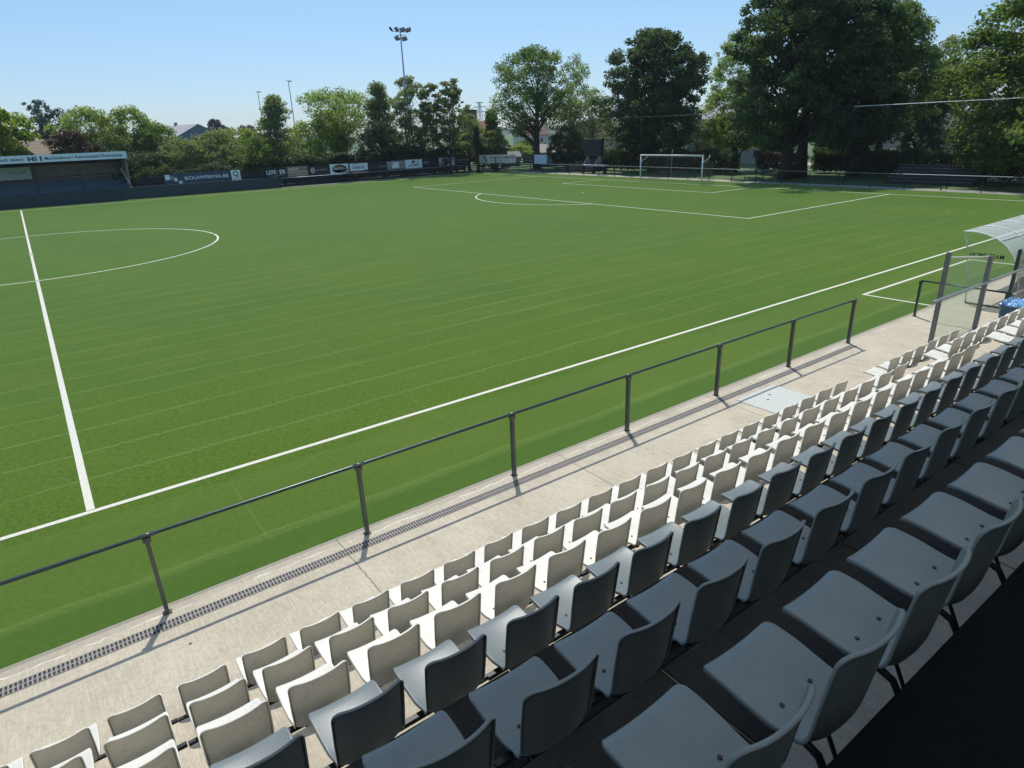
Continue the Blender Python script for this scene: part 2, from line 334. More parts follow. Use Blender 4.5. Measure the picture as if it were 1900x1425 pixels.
# ---- seats
def seat_shell(mat, name='seat_shell'):
    prof = [(.412,.420),(.409,.430),(.398,.438),(.37,.443),(.31,.440),(.24,.430),(.17,.418),(.11,.406),(.065,.397),(.03,.396),(.003,.407),(-.016,.432),(-.028,.47),(-.038,.54),(-.048,.615),(-.058,.69),(-.068,.765),(-.078,.835)]
    pr = np.array(prof); sl = np.r_[0, np.cumsum(np.linalg.norm(np.diff(pr, axis=0), axis=1))]; St = sl[-1]; r = .046
    ss = np.unique(np.r_[0, .002, .007, .015, .026, .04, .055, np.linspace(.075, St-.075, 26), St-.055, St-.04, St-.026, St-.015, St-.007, St-.002, St])
    NU = 23; us = np.sin(np.linspace(-1, 1, NU)*np.pi/2*.8)/math.sin(math.pi/2*.8); P = np.zeros((len(ss), NU, 3)); Wm = .190
    def surf(x, s):
        y = np.interp(s, sl, pr[:, 0]); z = np.interp(s, sl, pr[:, 1]); a = abs(x)/Wm; sb = sl[9]
        back = 1/(1+math.exp(-(s-sb-.05)/.022)); pan = 1-back; jn = math.exp(-((s-sb)/.075)**2)
        y += back*.048*a**2.3 + jn*.030*a**4; z += pan*.018*a*a + jn*.030*a**3
        return np.array([x, y, z])
    for i, s in enumerate(ss):
        e_ = min(s, St-s); w = np.interp(s, [0, .06, .16, .30, sl[9]+.03, sl[9]+.12, sl[9]+.24, St], [.186, .192, .193, .187, .175, .175, .179, .180])-(0 if e_ > r else r-math.sqrt(max(0, r*r-(r-e_)**2)))
        for j in range(NU): P[i, j] = surf(us[j]*w, s)
    nI, nJ = len(ss), NU
    def nrm(x, s):
        e = .004; n = np.cross(surf(x+e, s)-surf(x-e, s), surf(x, min(St, s+e))-surf(x, max(0, s-e))); return n/np.linalg.norm(n)
    loop = [(i, 0) for i in range(nI)]+[(nI-1, j) for j in range(1, nJ)]+[(i, nJ-1) for i in range(nI-2, -1, -1)]+[(0, j) for j in range(nJ-2, 0, -1)]
    V = [tuple(p) for p in P.reshape(-1, 3)]; F = [(i*nJ+j, i*nJ+j+1, (i+1)*nJ+j+1, (i+1)*nJ+j) for i in range(nI-1) for j in range(nJ-1)]
    L = len(loop); prev = [i*nJ+j for i, j in loop]
    base = np.array([P[i, j] for i, j in loop]); cen = P[nI//2, nJ//2]
    for off, dn, dp in ((.0025, .002, .004), (.0035, .008, .012), (.0030, .017, .025)):
        cur = []
        for q, (i, j) in enumerate(loop):
            n = nrm(P[i, j, 0], ss[i]); n = n if n[2] > 0 or n[1] > 0 else -n
            T = base[(q+2) % L]-base[q-2]; O = np.cross(T, n); O /= max(1e-9, np.linalg.norm(O))
            inn = P[min(max(i, 3), nI-4), min(max(j, 3), nJ-4)]
            if O @ (inn-base[q]) > 0: O = -O
            pz = 1-min(1, max(0, (ss[i]-sl[9]+.06)/.16)); pz = pz*pz*(3-2*pz); D = -n*dn*(1-pz)+np.array([0, 0, -dp])*pz
            V.append(tuple(base[q]+O*off*(1 if ss[i] > .05 else .3)+D)); cur.append(len(V)-1)
        for q in range(L): F.append((prev[q], prev[(q+1) % L], cur[(q+1) % L], cur[q]))
        prev = cur
    bm = bmesh.new(); vs_ = [bm.verts.new(v) for v in V]
    for f in F:
        try: bm.faces.new([vs_[k] for k in f])
        except ValueError: pass
    bmesh.ops.recalc_face_normals(bm, faces=bm.faces[:]); bm.faces.ensure_lookup_table()
    mid = bm.faces[(nI//4)*(nJ-1)+nJ//2]
    if mid.normal.z < 0: bmesh.ops.reverse_faces(bm, faces=bm.faces[:])
    me = bpy.data.meshes.new(name); bm.to_mesh(me); bm.free(); me.materials.append(mat); me.polygons.foreach_set('use_smooth', [True]*len(me.polygons))
    o = bpy.data.objects.new(name, me); COL.objects.link(o)
    md = o.modifiers.new('thickness', 'SOLIDIFY'); md.thickness = .005; md.offset = -1
    return o
def make_seat(mat):
    root = empty('stadium_seat'); sh = seat_shell(mat); sh.parent = root
    for x in (-.085, .085):
        MB().tube([(x, .15, .414), (x, .15, .4215)], .009, 8).build('bolt', m_bolt, root)
    for x in (-.10,):
        MB().tube([(x, .28, .40), (x, .10, .375), (x, .0, .34), (x, -.05, .26), (x, -.068, .05)], .015, 6).build('bracket', m_blk, root, True)
    MB().bar((-.25, .09, .365), (.25, .09, .365), .03, .03).build('cross_rail', m_blk, root)
    MB().tube([(.06, .10, .38), (.06, -.066, .05)], .009, 6).build('strut', m_blk, root)
    return root
ORD = 'first second third fourth fifth sixth seventh eighth ninth tenth eleventh twelfth thirteenth fourteenth fifteenth sixteenth seventeenth eighteenth nineteenth twentieth'.split()
def ordn(n):
    if n <= 20: return ORD[n-1]
    return ('twenty' if n < 30 else 'thirty')+'-'+ORD[n % 10-1] if n % 10 else 'thirtieth'
protos = {'white': make_seat(m_white), 'grey': make_seat(m_grey)}; usedp = set()
ROWS = {1: ('white', list(range(-1, 23))+[25.98+i for i in range(6)]), 2: ('white', list(range(-1, 23))+[26+i for i in range(10)]),
        3: ('white', list(range(-1, 22))+[25+i for i in range(6)]), 4: ('grey', list(range(-2, 22))), 5: ('grey', list(range(-3, 15))), 6: ('grey', list(range(-3, 8)))}
XOFF = {1: -.256, 2: -.246, 3: .25, 4: .747, 5: 1.242, 6: 1.741}
RN = {1: 'front row of white seats', 2: 'middle row of white seats', 3: 'rearmost row of white seats', 4: 'foremost row of grey seats', 5: 'middle row of grey seats', 6: 'rearmost row of grey seats'}
for k, (colr, idx) in ROWS.items():
    cnt = 0
    for i in idx:
        if k == 1 and i > 24: i -= .26
        tx = XOFF[k]+.5*i; ty = -5.872-DEP*(k-1); loc = (tx-.186+random.uniform(-.006, .006), ty+.030+random.uniform(-.006, .006), tz(k)-.05)
        vis = False
        for dx in (-.2, 0, .2):
            for dy, dz in ((.42, .45), (-.06, .79), (.1, .42), (-.04, .5)):
                q = px((loc[0]+dx, loc[1]+dy, loc[2]+dz))
                if q and 0 < q[0] < 1900 and 0 < q[1] < 1425: vis = True
        if not vis and cnt == 0: continue
        cnt += 1
        pr = protos[colr]
        o = pr if colr not in usedp else clone(pr)
        usedp.add(colr); o.location = loc; o.rotation_euler = (0, 0, random.gauss(0, .012))
        if vis or True: tag(o, 'plastic seat, %s from the left in the %s' % (ordn(cnt), RN[k]), 'stadium seat', 'rows of plastic seats on the grandstand')

# ------------------------------------------------------------------ fences by the pitch
def railing(name, posts, h, mp, mr, label, rail_r=.023, pw=(.075, .045), extend=(0, 0), group=None, rz=None):
    root = empty(name, (posts[0][0], posts[0][1], 0))
    for i, (x, y) in enumerate(posts):
        j = min(i, len(posts)-2); d = Vector((posts[j+1][0]-posts[j][0], posts[j+1][1]-posts[j][1], 0)).normalized(); nrm = Vector((-d.y, d.x, 0))
        b = MB(); q = [Vector((x, y, 0))+d*(s1*pw[1]/2)+nrm*(s2*pw[0]/2) for s1, s2 in ((-1,-1),(1,-1),(1,1),(-1,1))]
        b.add([v for v in q]+[v+Vector((0,0,h-.02)) for v in q], [(3,2,1,0),(4,5,6,7),(0,1,5,4),(1,2,6,5),(2,3,7,6),(3,0,4,7)])
        b.box(x-.05, x+.05, y-.04, y+.04, .002, .014); b.box(x-.045, x+.045, y-.035, y+.035, h-.075, h-.02)
        local(b.build('post', mp), root)
    pts = [Vector((x, y, h)) for x, y in posts]; pts[0] -= (pts[1]-pts[0]).normalized()*extend[0]; pts[-1] += (pts[-1]-pts[-2]).normalized()*extend[1]
    local(MB().tube(pts, rail_r, 10).build('rail', mr, smooth=True), root)
    if extend[1]:
        for x, y in posts: local(MB().tube([(x-.07, y, h), (x+.09, y, h)], rail_r+.004, 10).build('rail_sleeve', M('worn rail sleeve', (.09, .11, .11), .3, .5), smooth=True), root)
    tag(root, label, 'railing', group); return root
railing('pitch_railing', [(.51+2.572*k, -3.25-.006*k) for k in range(-4, 7)], 1.09, m_post, m_rail, 'dark grey waist-high railing along the near touchline beside the drain', extend=(0, .06))
rr = railing('pitch_railing', [(19.5, -3.27), (19.5, -5.36)], 1.0, m_rail, m_rail, 'short dark railing running from the turf edge towards the wire fence beside the dugout')
# goal side and corner
pg = [(54.05, y) for y in np.arange(-2.6, 61.5, 2.55)]+[(53.3, 63.0), (52.0, 65.2), (50.6, 66.95)]
railing('pitch_railing', pg, 1.08, m_rail, M('worn grey green rail', (.20, .23, .23), .4, .4), 'dark railing with grey rail behind the goal line, curving at the corner', .03)
railing('pitch_railing', [(x, 67.15) for x in np.arange(24.6, 50, 2.55)]+[(50.2, 67.1)], 1.0, m_rail, m_galv, 'dark railing with pale rail below the advertising boards on the far side', .03)

# glass screen at the entrance, balustrade with grey handrail
gs = empty('glass_screen', (17.3, -4.6, 0)); A = Vector((17.3, -4.6, 0)); Bp = Vector((18.0, -5.22, 0))
for P, h in ((A, 2.22), (Bp, 2.12)): local(MB().box(P.x-.045, P.x+.045, P.y-.045, P.y+.045, 0, h).build('post', m_gpost, bevel=.006), gs)
local(MB().bar(A+Vector((.03,-.03,1.12)), Bp+Vector((-.03,.03,1.12)), .010, 1.92).build('glass_pane', m_glass), gs)
local(MB().bar(A+Vector((.03,-.03,2.105)), Bp+Vector((-.03,.03,2.105)), .022, .025).build('top_strip', m_wht), gs)
tag(gs, 'upright glass screen between two grey posts at the end of the front white row', 'glass screen')
gb = empty('handrail', (15.1, -5.3, 0))
local(MB().bar((15.1, -5.30, 1.56), (23.2, -5.30, 1.50), .06, .045).build('rail', M('flat grey handrail', (.27, .29, .30), .35, .6), bevel=.006), gb)
for x in (21.4, 23.1): local(MB().box(x-.025, x+.025, -5.325, -5.275, .0, 1.48).build('post', m_gpost), gb)
local(MB().bar((18.0, -5.27, 1.535), (18.0, -5.235, 1.535), .05, .04).build('wall_clip', m_gpost), gb)
tag(gb, 'long flat grey handrail sloping across in front of the glass screen posts', 'handrail')

# welded mesh fence on the right
mf = empty('wire_mesh_fence', (20.2, -5.12, 0))
for x in (20.2, 22.7, 25.2): local(MB().box(x-.04, x+.04, -5.16, -5.08, 0, 1.97).build('post', m_rail, bevel=.005), mf)
w = MB()
for i in range(int(5/.06)+1): w.box(20.24+i*.06, 20.245+i*.06, -5.122, -5.117, .08, 1.88)
for i in range(10): w.box(20.24, 25.2, -5.129, -5.123, .1+i*.195, .107+i*.195)
local(w.build('mesh_panel', m_rail), mf); tag(mf, 'dark green welded wire mesh fence at the right edge above the blue bin', 'fence')

# blue bin with crumpled liner
bn = empty('refuse_bin', (18.75, -5.75, 0))
bl = M('blue bin plastic', (.035, .105, .19), .4, var=.25, scale=5)
v = []; nseg = 28
for k, (z, s) in enumerate(((.0, .80), (.3, .86), (.72, .95), (.80, .97), (.82, 1.05), (.86, 1.06), (.87, 1.0), (.80, .92))):
    for i in range(nseg):
        a = 2*math.pi*i/nseg; rx = .42*math.copysign(abs(math.cos(a))**.5, math.cos(a)); ry = .30*math.copysign(abs(math.sin(a))**.5, math.sin(a)); v.append((18.75+rx*s, -5.75+ry*s, z+.10))
f = [(k*nseg+i, k*nseg+(i+1) % nseg, (k+1)*nseg+(i+1) % nseg, (k+1)*nseg+i) for k in range(7) for i in range(nseg)]+[tuple(range(nseg))[::-1]]
local(mesh_obj('bin_body', v, f, bl, smooth=True), bn)
v = []; rng = random.Random(4); NN = 18
for i in range(NN):
    for j in range(NN):
        x = -1+2*i/(NN-1); y = -1+2*j/(NN-1); rr_ = max(abs(x), abs(y)); v.append((18.75+x*.40, -5.75+y*.285, .985-(.05 if rr_ > .95 else 0)+rng.uniform(-.03, .045)))
local(mesh_obj('crumpled_liner', v, [(i*NN+j, (i+1)*NN+j, (i+1)*NN+j+1, i*NN+j+1) for i in range(NN-1) for j in range(NN-1)], M('pale blue plastic sheet', (.22, .42, .68), .25, var=.3, scale=9)), bn)
for sx in (-1, 1): local(MB().tube([(18.75+sx*.3-.03, -5.62, .07), (18.75+sx*.3+.03, -5.62, .07)], .07, 10).build('wheel', m_blk), bn)
tag(bn, 'blue rubbish bin filled with crumpled light blue plastic behind the white seats', 'bin')

# loose bits on the concrete
for (lx, ly), lb in (((.62, -3.98), 'small dry dark leaf on the concrete near the left railing post'), ((7.9, -4.2), 'small dry leaf on the concrete halfway along the walkway')):
    d_ = MB().add([(lx-.02, ly, .004), (lx, ly-.012, .012), (lx+.022, ly, .005), (lx, ly+.013, .009)], [(0, 1, 2, 3)]).build('dry_leaf', M('dry brown leaf', (.06, .045, .03), .8)); tag(d_, lb, 'leaf')

# dugout
dg = empty('dugout', (24.7, -4, 0)); DX0, DX1 = 21.92, 27.4
AP = [(-3.20, 2.03), (-3.45, 2.045), (-3.75, 2.0), (-4.04, 1.90), (-4.30, 1.72), (-4.47, 1.53), (-4.60, 1.32), (-4.72, 1.02), (-4.79, .65), (-4.82, .05)]
v = []; n = len(AP)
for x in (DX0, DX1): v += [(x, a, b) for a, b in AP]
local(mesh_obj('canopy', v, [(i, i+1, n+i+1, n+i) for i in range(n-1)], m_poly, smooth=True), dg)
for i in range(5):
    x = DX0+(DX1-DX0)*i/4; local(MB().tube([(x, a, b+.012) for a, b in AP], .020, 8).build('rib', m_wht, smooth=True), dg)
for x in (DX0, DX1):
    local(MB().tube([(x, -3.60, .02), (x, -3.56, .6), (x, -3.36, 1.6), (x, -3.22, 2.02)], .018, 8).build('front_post', M('light aluminium tube', (.55, .57, .56), .3, .7), smooth=True), dg)
    local(MB().tube([(x, -3.60, .03), (x, -4.82, .03)], .03, 6).build('base_rail', m_post), dg)
    side = [(x, -3.60, .03)]+[(x, -3.22, 2.0)]+[(x, a, b-.01) for a, b in AP[1:]]
    local(mesh_obj('side_pane', side, [tuple(range(len(side)))], mat_glass('side glazing', (.80, .88, .82), .05) if x == DX0 else bpy.data.materials['side glazing']), dg)
local(MB().tube([(DX0, -3.20, 2.035), (DX1, -3.20, 2.035)], .022, 8).build('front_beam', m_wht, smooth=True), dg)
local(MB().tube([(DX0, -4.12, 1.86), (DX1, -4.12, 1.86)], .016, 8).build('purlin', m_wht, smooth=True), dg)
bnch = local(MB().box(DX0+.2, DX1-.2, -4.62, -4.25, .42, .46).box(DX0+.2, DX1-.2, -4.70, -4.66, .55, .85).build('bench', M('grey bench slats', (.22, .24, .25), .5)), dg)
for i in range(4):
    x = DX0+.5+i*1.5; local(MB().box(x-.03, x+.03, -4.5, -4.4, .05, .42).build('bench_leg', m_blk), dg)
t_ = text_mesh('HOME TEAM', 'lettering', (DX0-.012, -3.46, 1.36), (0, -1, 0), .84, .125, m_blk, dg); local(t_, dg)
tag(dg, 'curved clear-roofed dugout with HOME TEAM lettering at the right edge', 'dugout')

# ------------------------------------------------------------------ goal and ball-stop net
gl = empty('football_goal', (LL, C, 0))
for s in (-1, 1):
    y = C+s*3.72
    local(MB().tube([(LL, y, 0), (LL, y, 2.44)], .065, 12).build('goal_post', m_wht, smooth=True), gl)
    local(MB().tube([(LL, y, 1.85), (LL+.9, y, 2.25), (LL+.95, y, 2.48)], .028, 8).build('net_bracket', m_wht, smooth=True), gl)
    local(MB().tube([(LL+5.4, C+s*4.45, 0), (LL+5.4, C+s*4.45, 2.75)], .03, 8).build('net_pole', m_galv, smooth=True), gl)
local(MB().tube([(LL, C-3.785, 2.47), (LL, C+3.785, 2.47)], .065, 12).build('crossbar', m_wht, smooth=True), gl)
nb = MB(); th = .007
def seg(a, b): nb.bar(a, b, th, th)
for i in range(50):
    y = C-3.66+7.32*i/49; seg((LL+.05, y, 2.42), (LL+1.0, y, 2.20)); seg((LL+1.0, y, 2.20), (LL+2.0, y, .03))
for i in range(6): seg((LL+.05+.19*i, C-3.66, 2.42-.045*i), (LL+.05+.19*i, C+3.66, 2.42-.045*i))
for i in range(15): seg((LL+1.0+i/15, C-3.66, 2.20-2.17*i/15), (LL+1.0+i/15, C+3.66, 2.20-2.17*i/15))
for s in (-1, 1):
    for i in range(1, 14): x = LL+.14*i; z = 2.42-.23*min(1, i/7) if i < 8 else 2.2-2.17*((i*.14-1)/1.0); seg((x, C+s*3.66, .03), (x, C+s*3.66, z))
    for i in range(14): z = .05+.16*i; seg((LL, C+s*3.66, z), (LL+min(2.0, 1+(2.2-z)/2.17), C+s*3.66, z))
local(nb.build('net', M('brown grey net cord', (.16, .13, .11), .9)), gl)
tag(gl, 'white football goal with brown net standing on the far right goal line', 'football goal')
bs = empty('ball_stop_net', (55.6, 10.4, 0))
for y in (2.5, 10.4, 18.2, 25.8, 33.5, 41, 48.5, 55): local(MB().tube([(55.6, y, 0), (55.6, y, 6.02)], .04, 8).build('pole', m_blk, smooth=True), bs)
local(MB().tube([(55.6, 2.5, 6.0), (55.6, 18.2, 5.98)], .022, 6).build('top_cable', m_wht), bs)
local(MB().tube([(55.6, 18.2, 5.97), (55.6, 30, 5.92), (55.6, 41, 6.0), (55.6, 55, 6.02)], .012, 6).build('top_cable', m_post), bs)
nb = MB()
for i in range(28): z = 5.9-.205*i; nb.bar((55.6, 2.5, z), (55.6, 19 if i > 2 else 55, z), .012, .012)
for i in range(45): y = 2.6+i*.37; nb.bar((55.6, y, .3), (55.6, y, 5.95), .006, .006)
local(nb.build('netting', m_blk), bs)
tag(bs, 'tall dark ball-stop net on steel poles behind the goal line', 'safety net')

# ------------------------------------------------------------------ far side: wall, boards, small stand
m_pan = M('dark slate wall panel', (.035, .055, .066), .7, var=.1, scale=2)
wl = MB().box(-60, 24.5, 67.25, 67.45, 0, 1.14).build('boundary_wall', m_pan); tag(wl, 'long dark slate boundary wall along the far touchline below the small stand', 'wall')
sf = empty('slat_fence', (30, 68.35, 0)); b = MB()
for i in range(5): b.box(24.5, 51.2, 68.33, 68.36, .10+i*.22, .22+i*.22)
for i in range(4): b.box(10.3, 24.5, 68.33, 68.36, 1.05+i*.26, 1.22+i*.26)
local(b.build('slats', M('dark fence boards', (.022, .027, .029), .8)), sf)
for x in np.arange(10.4, 51.3, 2.55): local(MB().box(x-.04, x+.04, 68.37, 68.43, 0, 2.1).build('post', m_post), sf)
tag(sf, 'dark slatted fence carrying the advertising boards along the far side', 'fence')
cf = empty('slat_fence', (55.8, 61, 0)); b = MB()
for i in range(5):
    b.bar((51.4, 68.2, .16+i*.22), (55.9, 63.6, .16+i*.22), .03, .12); b.bar((55.9, 63.5, .16+i*.22), (55.9, 50.5, .16+i*.22), .03, .12)
local(b.build('slats', bpy.data.materials['dark fence boards']), cf); tag(cf, 'dark slatted fence around the far corner under the large cream board', 'fence')
def board(x0, x1, z0, z1, mat, label, texts=(), y=68.2, a=None, b=None, extra=None):
    """advertising board on the far side (or from point a to b) facing the pitch; texts = (string, u0, u1, v0, v1, material)"""
    if a is None: a = Vector((x0, y, 0)); b = Vector((x1, y, 0))
    d = (b-a); L = d.length; d = d/L; nrm = Vector((d.y, -d.x, 0))
    root = empty('advertising_board', (a.x, a.y, 0)); fb = MB()
    q = [a, b, b-nrm*.03, a-nrm*.03]; fb.add([p+Vector((0,0,z0)) for p in q]+[p+Vector((0,0,z1)) for p in q], [(3,2,1,0),(4,5,6,7),(0,1,5,4),(1,2,6,5),(2,3,7,6),(3,0,4,7)])
    local(fb.build('panel', mat), root); H = z1-z0
    for (s, u0, u1, v0, v1, mt) in texts:
        o = a+d*(u0*L)+nrm*.012+Vector((0,0,z0+v0*H))
        if s == '#':   # plain rectangle
            o2 = a+d*(u1*L)+nrm*.012+Vector((0,0,z0+v0*H)); up = Vector((0,0,(v1-v0)*H)); o -= nrm*.006; o2 -= nrm*.006
            local(MB().quad(o, o2, o2+up, o+up).build('printed_patch', mt), root)
        elif s == '@': # ellipse
            c = a+d*((u0+u1)/2*L)+nrm*.006+Vector((0,0,z0+(v0+v1)/2*H)); rw = (u1-u0)*L/2; rh = (v1-v0)*H/2
            local(MB().add([c+d*rw*math.cos(t)+Vector((0,0,rh*math.sin(t))) for t in [2*math.pi*k/24 for k in range(24)]], [tuple(range(24))]).build('printed_patch', mt), root)
        else: local(text_mesh(s, 'lettering', o, d, (u1-u0)*L, (v1-v0)*H, mt, root), root)
    tag(root, label, 'advertising board', 'advertising boards around the pitch'); return root
w_ = M('board white', (.84, .89, .92), .6, var=.04); w2 = M('board cream', (.82, .74, .64), .6, var=.08, scale=1.2); dk = M('board black', (.018, .022, .026), .6); nv = M('board navy', (.045, .085, .13), .6)
br_ = M('board bronze', (.34, .27, .19), .6); ltx = M('print white', (.9, .92, .93), .6, var=.03); dtx = M('print dark', (.05, .06, .07), .6); rd = M('print red', (.35, .07, .05), .6); bn2 = M('print brown', (.16, .09, .045), .6); gn = M('print green', (.22, .28, .10), .6); gy = M('print grey', (.28, .31, .34), .6); gd = M('print gold', (.40, .34, .16), .6)
board(12.9, 19.45, 1.08, 2.16, nv, 'navy board reading BOUWFIRMA.BE above the dark wall', [('BOUWFIRMA.BE', .30, .985, .36, .68, ltx), ('#', .01, .08, .45, .92, ltx), ('#', .09, .135, .42, .80, gy), ('#', .14, .185, .28, .62, w_), ('#', .20, .255, .05, .30, w_)])
board(19.62, 20.62, 1.08, 2.14, w_, 'small square white board with a black letter Q', [('Q', .22, .78, .34, .9, dtx), ('KWALITEIT', .15, .85, .12, .2, gy)])
board(23.3, 25.8, 1.08, 2.10, dk, 'black board with white LEFEVER lettering', [('LEFE', .08, .52, .34, .78, ltx), ('V', .54, .66, .34, .78, rd), ('ER', .68, .95, .34, .78, ltx), ('UW TUINSPECIALIST', .1, .9, .12, .22, gy)])
board(25.88, 28.3, 1.06, 2.12, br_, 'bronze brown board with pale block letters beside the LEFEVER board', [('BUDGET', .08, .55, .60, .85, w2), ('AUTO', .60, .93, .60, .85, dtx), ('uw partner in mobiliteit', .06, .94, .40, .50, w2)])
board(28.45, 30.95, 1.04, 2.10, dk, 'black board with a white ringed H emblem', [('@', .08, .29, .22, .80, ltx), ('@', .10, .27, .28, .74, dk), ('H', .14, .23, .36, .66, ltx), ('HOORENS', .33, .90, .42, .60, gy)])
board(31.05, 33.4, 1.0, 2.12, w_, 'white board with a brown and green oval crest', [('@', .10, .90, .08, .92, bn2), ('@', .16, .84, .10, .48, gn), ('GILATICA', .18, .82, .42, .66, ltx)])
board(33.5, 35.95, 1.12, 2.12, w_, 'white board with dark handwritten script between brown edges', [('Sanitair bv', .18, .82, .32, .68, dtx), ('#', 0, 1, .93, 1, bn2), ('#', 0, 1, 0, .06, bn2)])
board(36.05, 38.45, 1.08, 2.10, dk, 'plain black board with faint red and grey lettering', [('MATEXI.NU', .05, .55, .30, .42, rd), ('WELKOM', .56, .94, .32, .52, gy)])
board(38.55, 41.05, 1.06, 2.06, gy, 'grey board with a white box and orange patch', [('#', .28, .68, .15, .85, w_), ('#', .72, .97, .12, .7, br_), ('#', .03, .2, .12, .6, gd), ('T', .30, .40, .35, .75, dtx)])
board(41.15, 43.62, 1.04, 2.10, w_, 'white board with a dark ring above dark lettering', [('@', .38, .58, .55, .90, gy), ('@', .42, .54, .61, .84, w_), ('vandersmissen', .18, .82, .28, .46, dtx)])
board(43.72, 46.1, 1.08, 2.06, dk, 'black board with small pale lettering at its left end', [('cevo', .06, .40, .42, .72, gy)])
board(46.2, 48.62, 1.06, 2.10, w_, 'pale blue white board with two lines of dark text near the corner', [('IMMO', .18, .48, .56, .70, dtx), ('vastgoed & verzekering', .06, .94, .34, .50, dtx)])
board(48.72, 51.1, 1.10, 2.06, dk, 'black board with golden block letters near the far corner', [('TEX-STONE', .06, .92, .46, .72, gd), ('zwembaden', .1, .8, .2, .3, gy)])
board(0, 0, 1.04, 2.14, w2, 'large cream board with a brown zigzag mark across the corner', [('#', .13, .19, .55, .85, bn2), ('#', .17, .22, .18, .5, bn2), ('BOGACOMNSIE', .32, .97, .52, .80, dtx), ('bouwmaterialen en doe het zelf', .30, .95, .30, .40, gy)], a=Vector((52.45, 68.0, 0)), b=Vector((55.5, 63.6, 0)))
board(0, 0, 1.04, 2.08, dk, 'black board with pale lettering beside the patterned pale board', [('LACROIX', .08, .92, .56, .86, br_), ('DRANKEN', .08, .92, .22, .42, gy)], a=Vector((55.55, 62.1, 0)), b=Vector((55.55, 59.75, 0)))
board(0, 0, 1.0, 2.1, M('dotted pale board', (.58, .70, .80), .6, var=.3, scale=6), 'plain pale blue board, the last before the scoreboard', [], a=Vector((55.55, 59.65, 0)), b=Vector((55.55, 57.1, 0)))
# pole in front of the trees
fp = MB().tube([(34.62, 68.6, 0), (34.62, 68.6, 4.35)], .045, 8).build('flag_pole', m_galv, smooth=True); tag(fp, 'bare grey metal pole rising behind the boards, before the trees', 'pole')

# small far stand
fs = empty('far_stand', (0, 70, 0)); FX0, FX1 = -14, 9.85
m_in = M('grey sheet cladding', (.34, .31, .31), .8, var=.15, scale=1.5); m_st = M('blue grey terrace', (.17, .25, .33), .8)
local(MB().box(FX0, FX1+.05, 67.98, 68.06, 3.93, 4.60).build('fascia', M('pale blue fascia', (.74, .86, .95), .6, var=.03)), fs)
local(MB().add([(FX0,68.07,4.1),(FX1,68.07,4.1),(FX1,73.6,3.55),(FX0,73.6,3.55),(FX0,68.07,4.5),(FX1,68.07,4.5),(FX1,73.6,3.75),(FX0,73.6,3.75)],[(3,2,1,0),(4,5,6,7),(0,1,5,4),(1,2,6,5),(2,3,7,6),(3,0,4,7)]).build('roof', m_pan), fs)
local(MB().box(FX0, FX1, 73.4, 73.6, 0, 3.55).build('back_wall', m_in), fs)
local(MB().add([(FX1-.06,69.8,0),(FX1-.06,73.4,0),(FX1-.06,73.4,3.6),(FX1-.06,68.7,4.05),(FX1-.06,69.3,2.9),(FX1+.02,69.8,0),(FX1+.02,73.4,0),(FX1+.02,73.4,3.6),(FX1+.02,68.7,4.05),(FX1+.02,69.3,2.9)],
      [(0,1,2,3,4),(9,8,7,6,5),(0,5,6,1),(1,6,7,2),(2,7,8,3),(3,8,9,4),(4,9,5,0)]).build('side_wall', M('pale grey side cladding', (.42, .40, .38), .8)), fs)
for i in range(8): local(MB().box(FX0, FX1-.1, 69.0+i*.55, 73.4, .25*i, .25*(i+1)+(.0)).build('step', m_st), fs)
for i in range(8):
    bb = MB().box(FX0, FX1-.4, 69.12+i*.55, 69.16+i*.55, .25*(i+1)+.38, .25*(i+1)+.44); local(bb.build('bench_rail', M('dark bench rail', (.035, .05, .065), .6)), fs)
local(MB().bar((9.75, 69.3, 1.45), (9.35, 70.3, 3.0), .06, .06).build('stair_rail', m_wht), fs)
for x in (1.8, 5.6): local(MB().box(x-.06, x+.06, 69.2, 69.32, 0, 4.1).build('column', m_pan), fs)
ctr = M('fascia print', (.035, .055, .075), .6)
for s, x0, x1, z0, z1 in (('technisch talent', -1.55, 1.35, 4.12, 4.42), ('Machinebouw', 3.0, 5.15, 4.13, 4.40), ('|', 5.27, 5.30, 4.1, 4.44), ('Automatisatie', 5.42, 7.48, 4.13, 4.42), ('|', 7.58, 7.61, 4.1, 4.44), ('Robotisatie', 7.72, 9.5, 4.13, 4.42)):
    local(text_mesh(s, 'lettering', (x0, 67.965, z0), (1,0,0), x1-x0, z1-z0, ctr, fs), fs)
lg = MB()
for x, wd in ((1.66, .14), (2.0, .16), (2.24, .12), (2.62, .14)): lg.quad((x, 67.97, 4.06), (x+wd, 67.97, 4.06), (x+wd, 67.97, 4.46), (x, 67.97, 4.46))
lg.quad((1.80, 67.97, 4.20), (2.0, 67.97, 4.20), (2.0, 67.97, 4.31), (1.80, 67.97, 4.31)); local(lg.build('emblem', ctr), fs)
local(MB().box(-1.6, 1.68, 72.2, 72.24, 2.35, 3.5).build('sponsor_banner', M('dim pale banner', (.62, .70, .70), .7)), fs)
local(text_mesh('CACHET', 'lettering', (-.15, 72.18, 2.85), (1,0,0), 1.55, .33, gy, fs), fs)
tag(fs, 'small open-fronted far stand with pale blue lettered fascia at the left', 'stand')

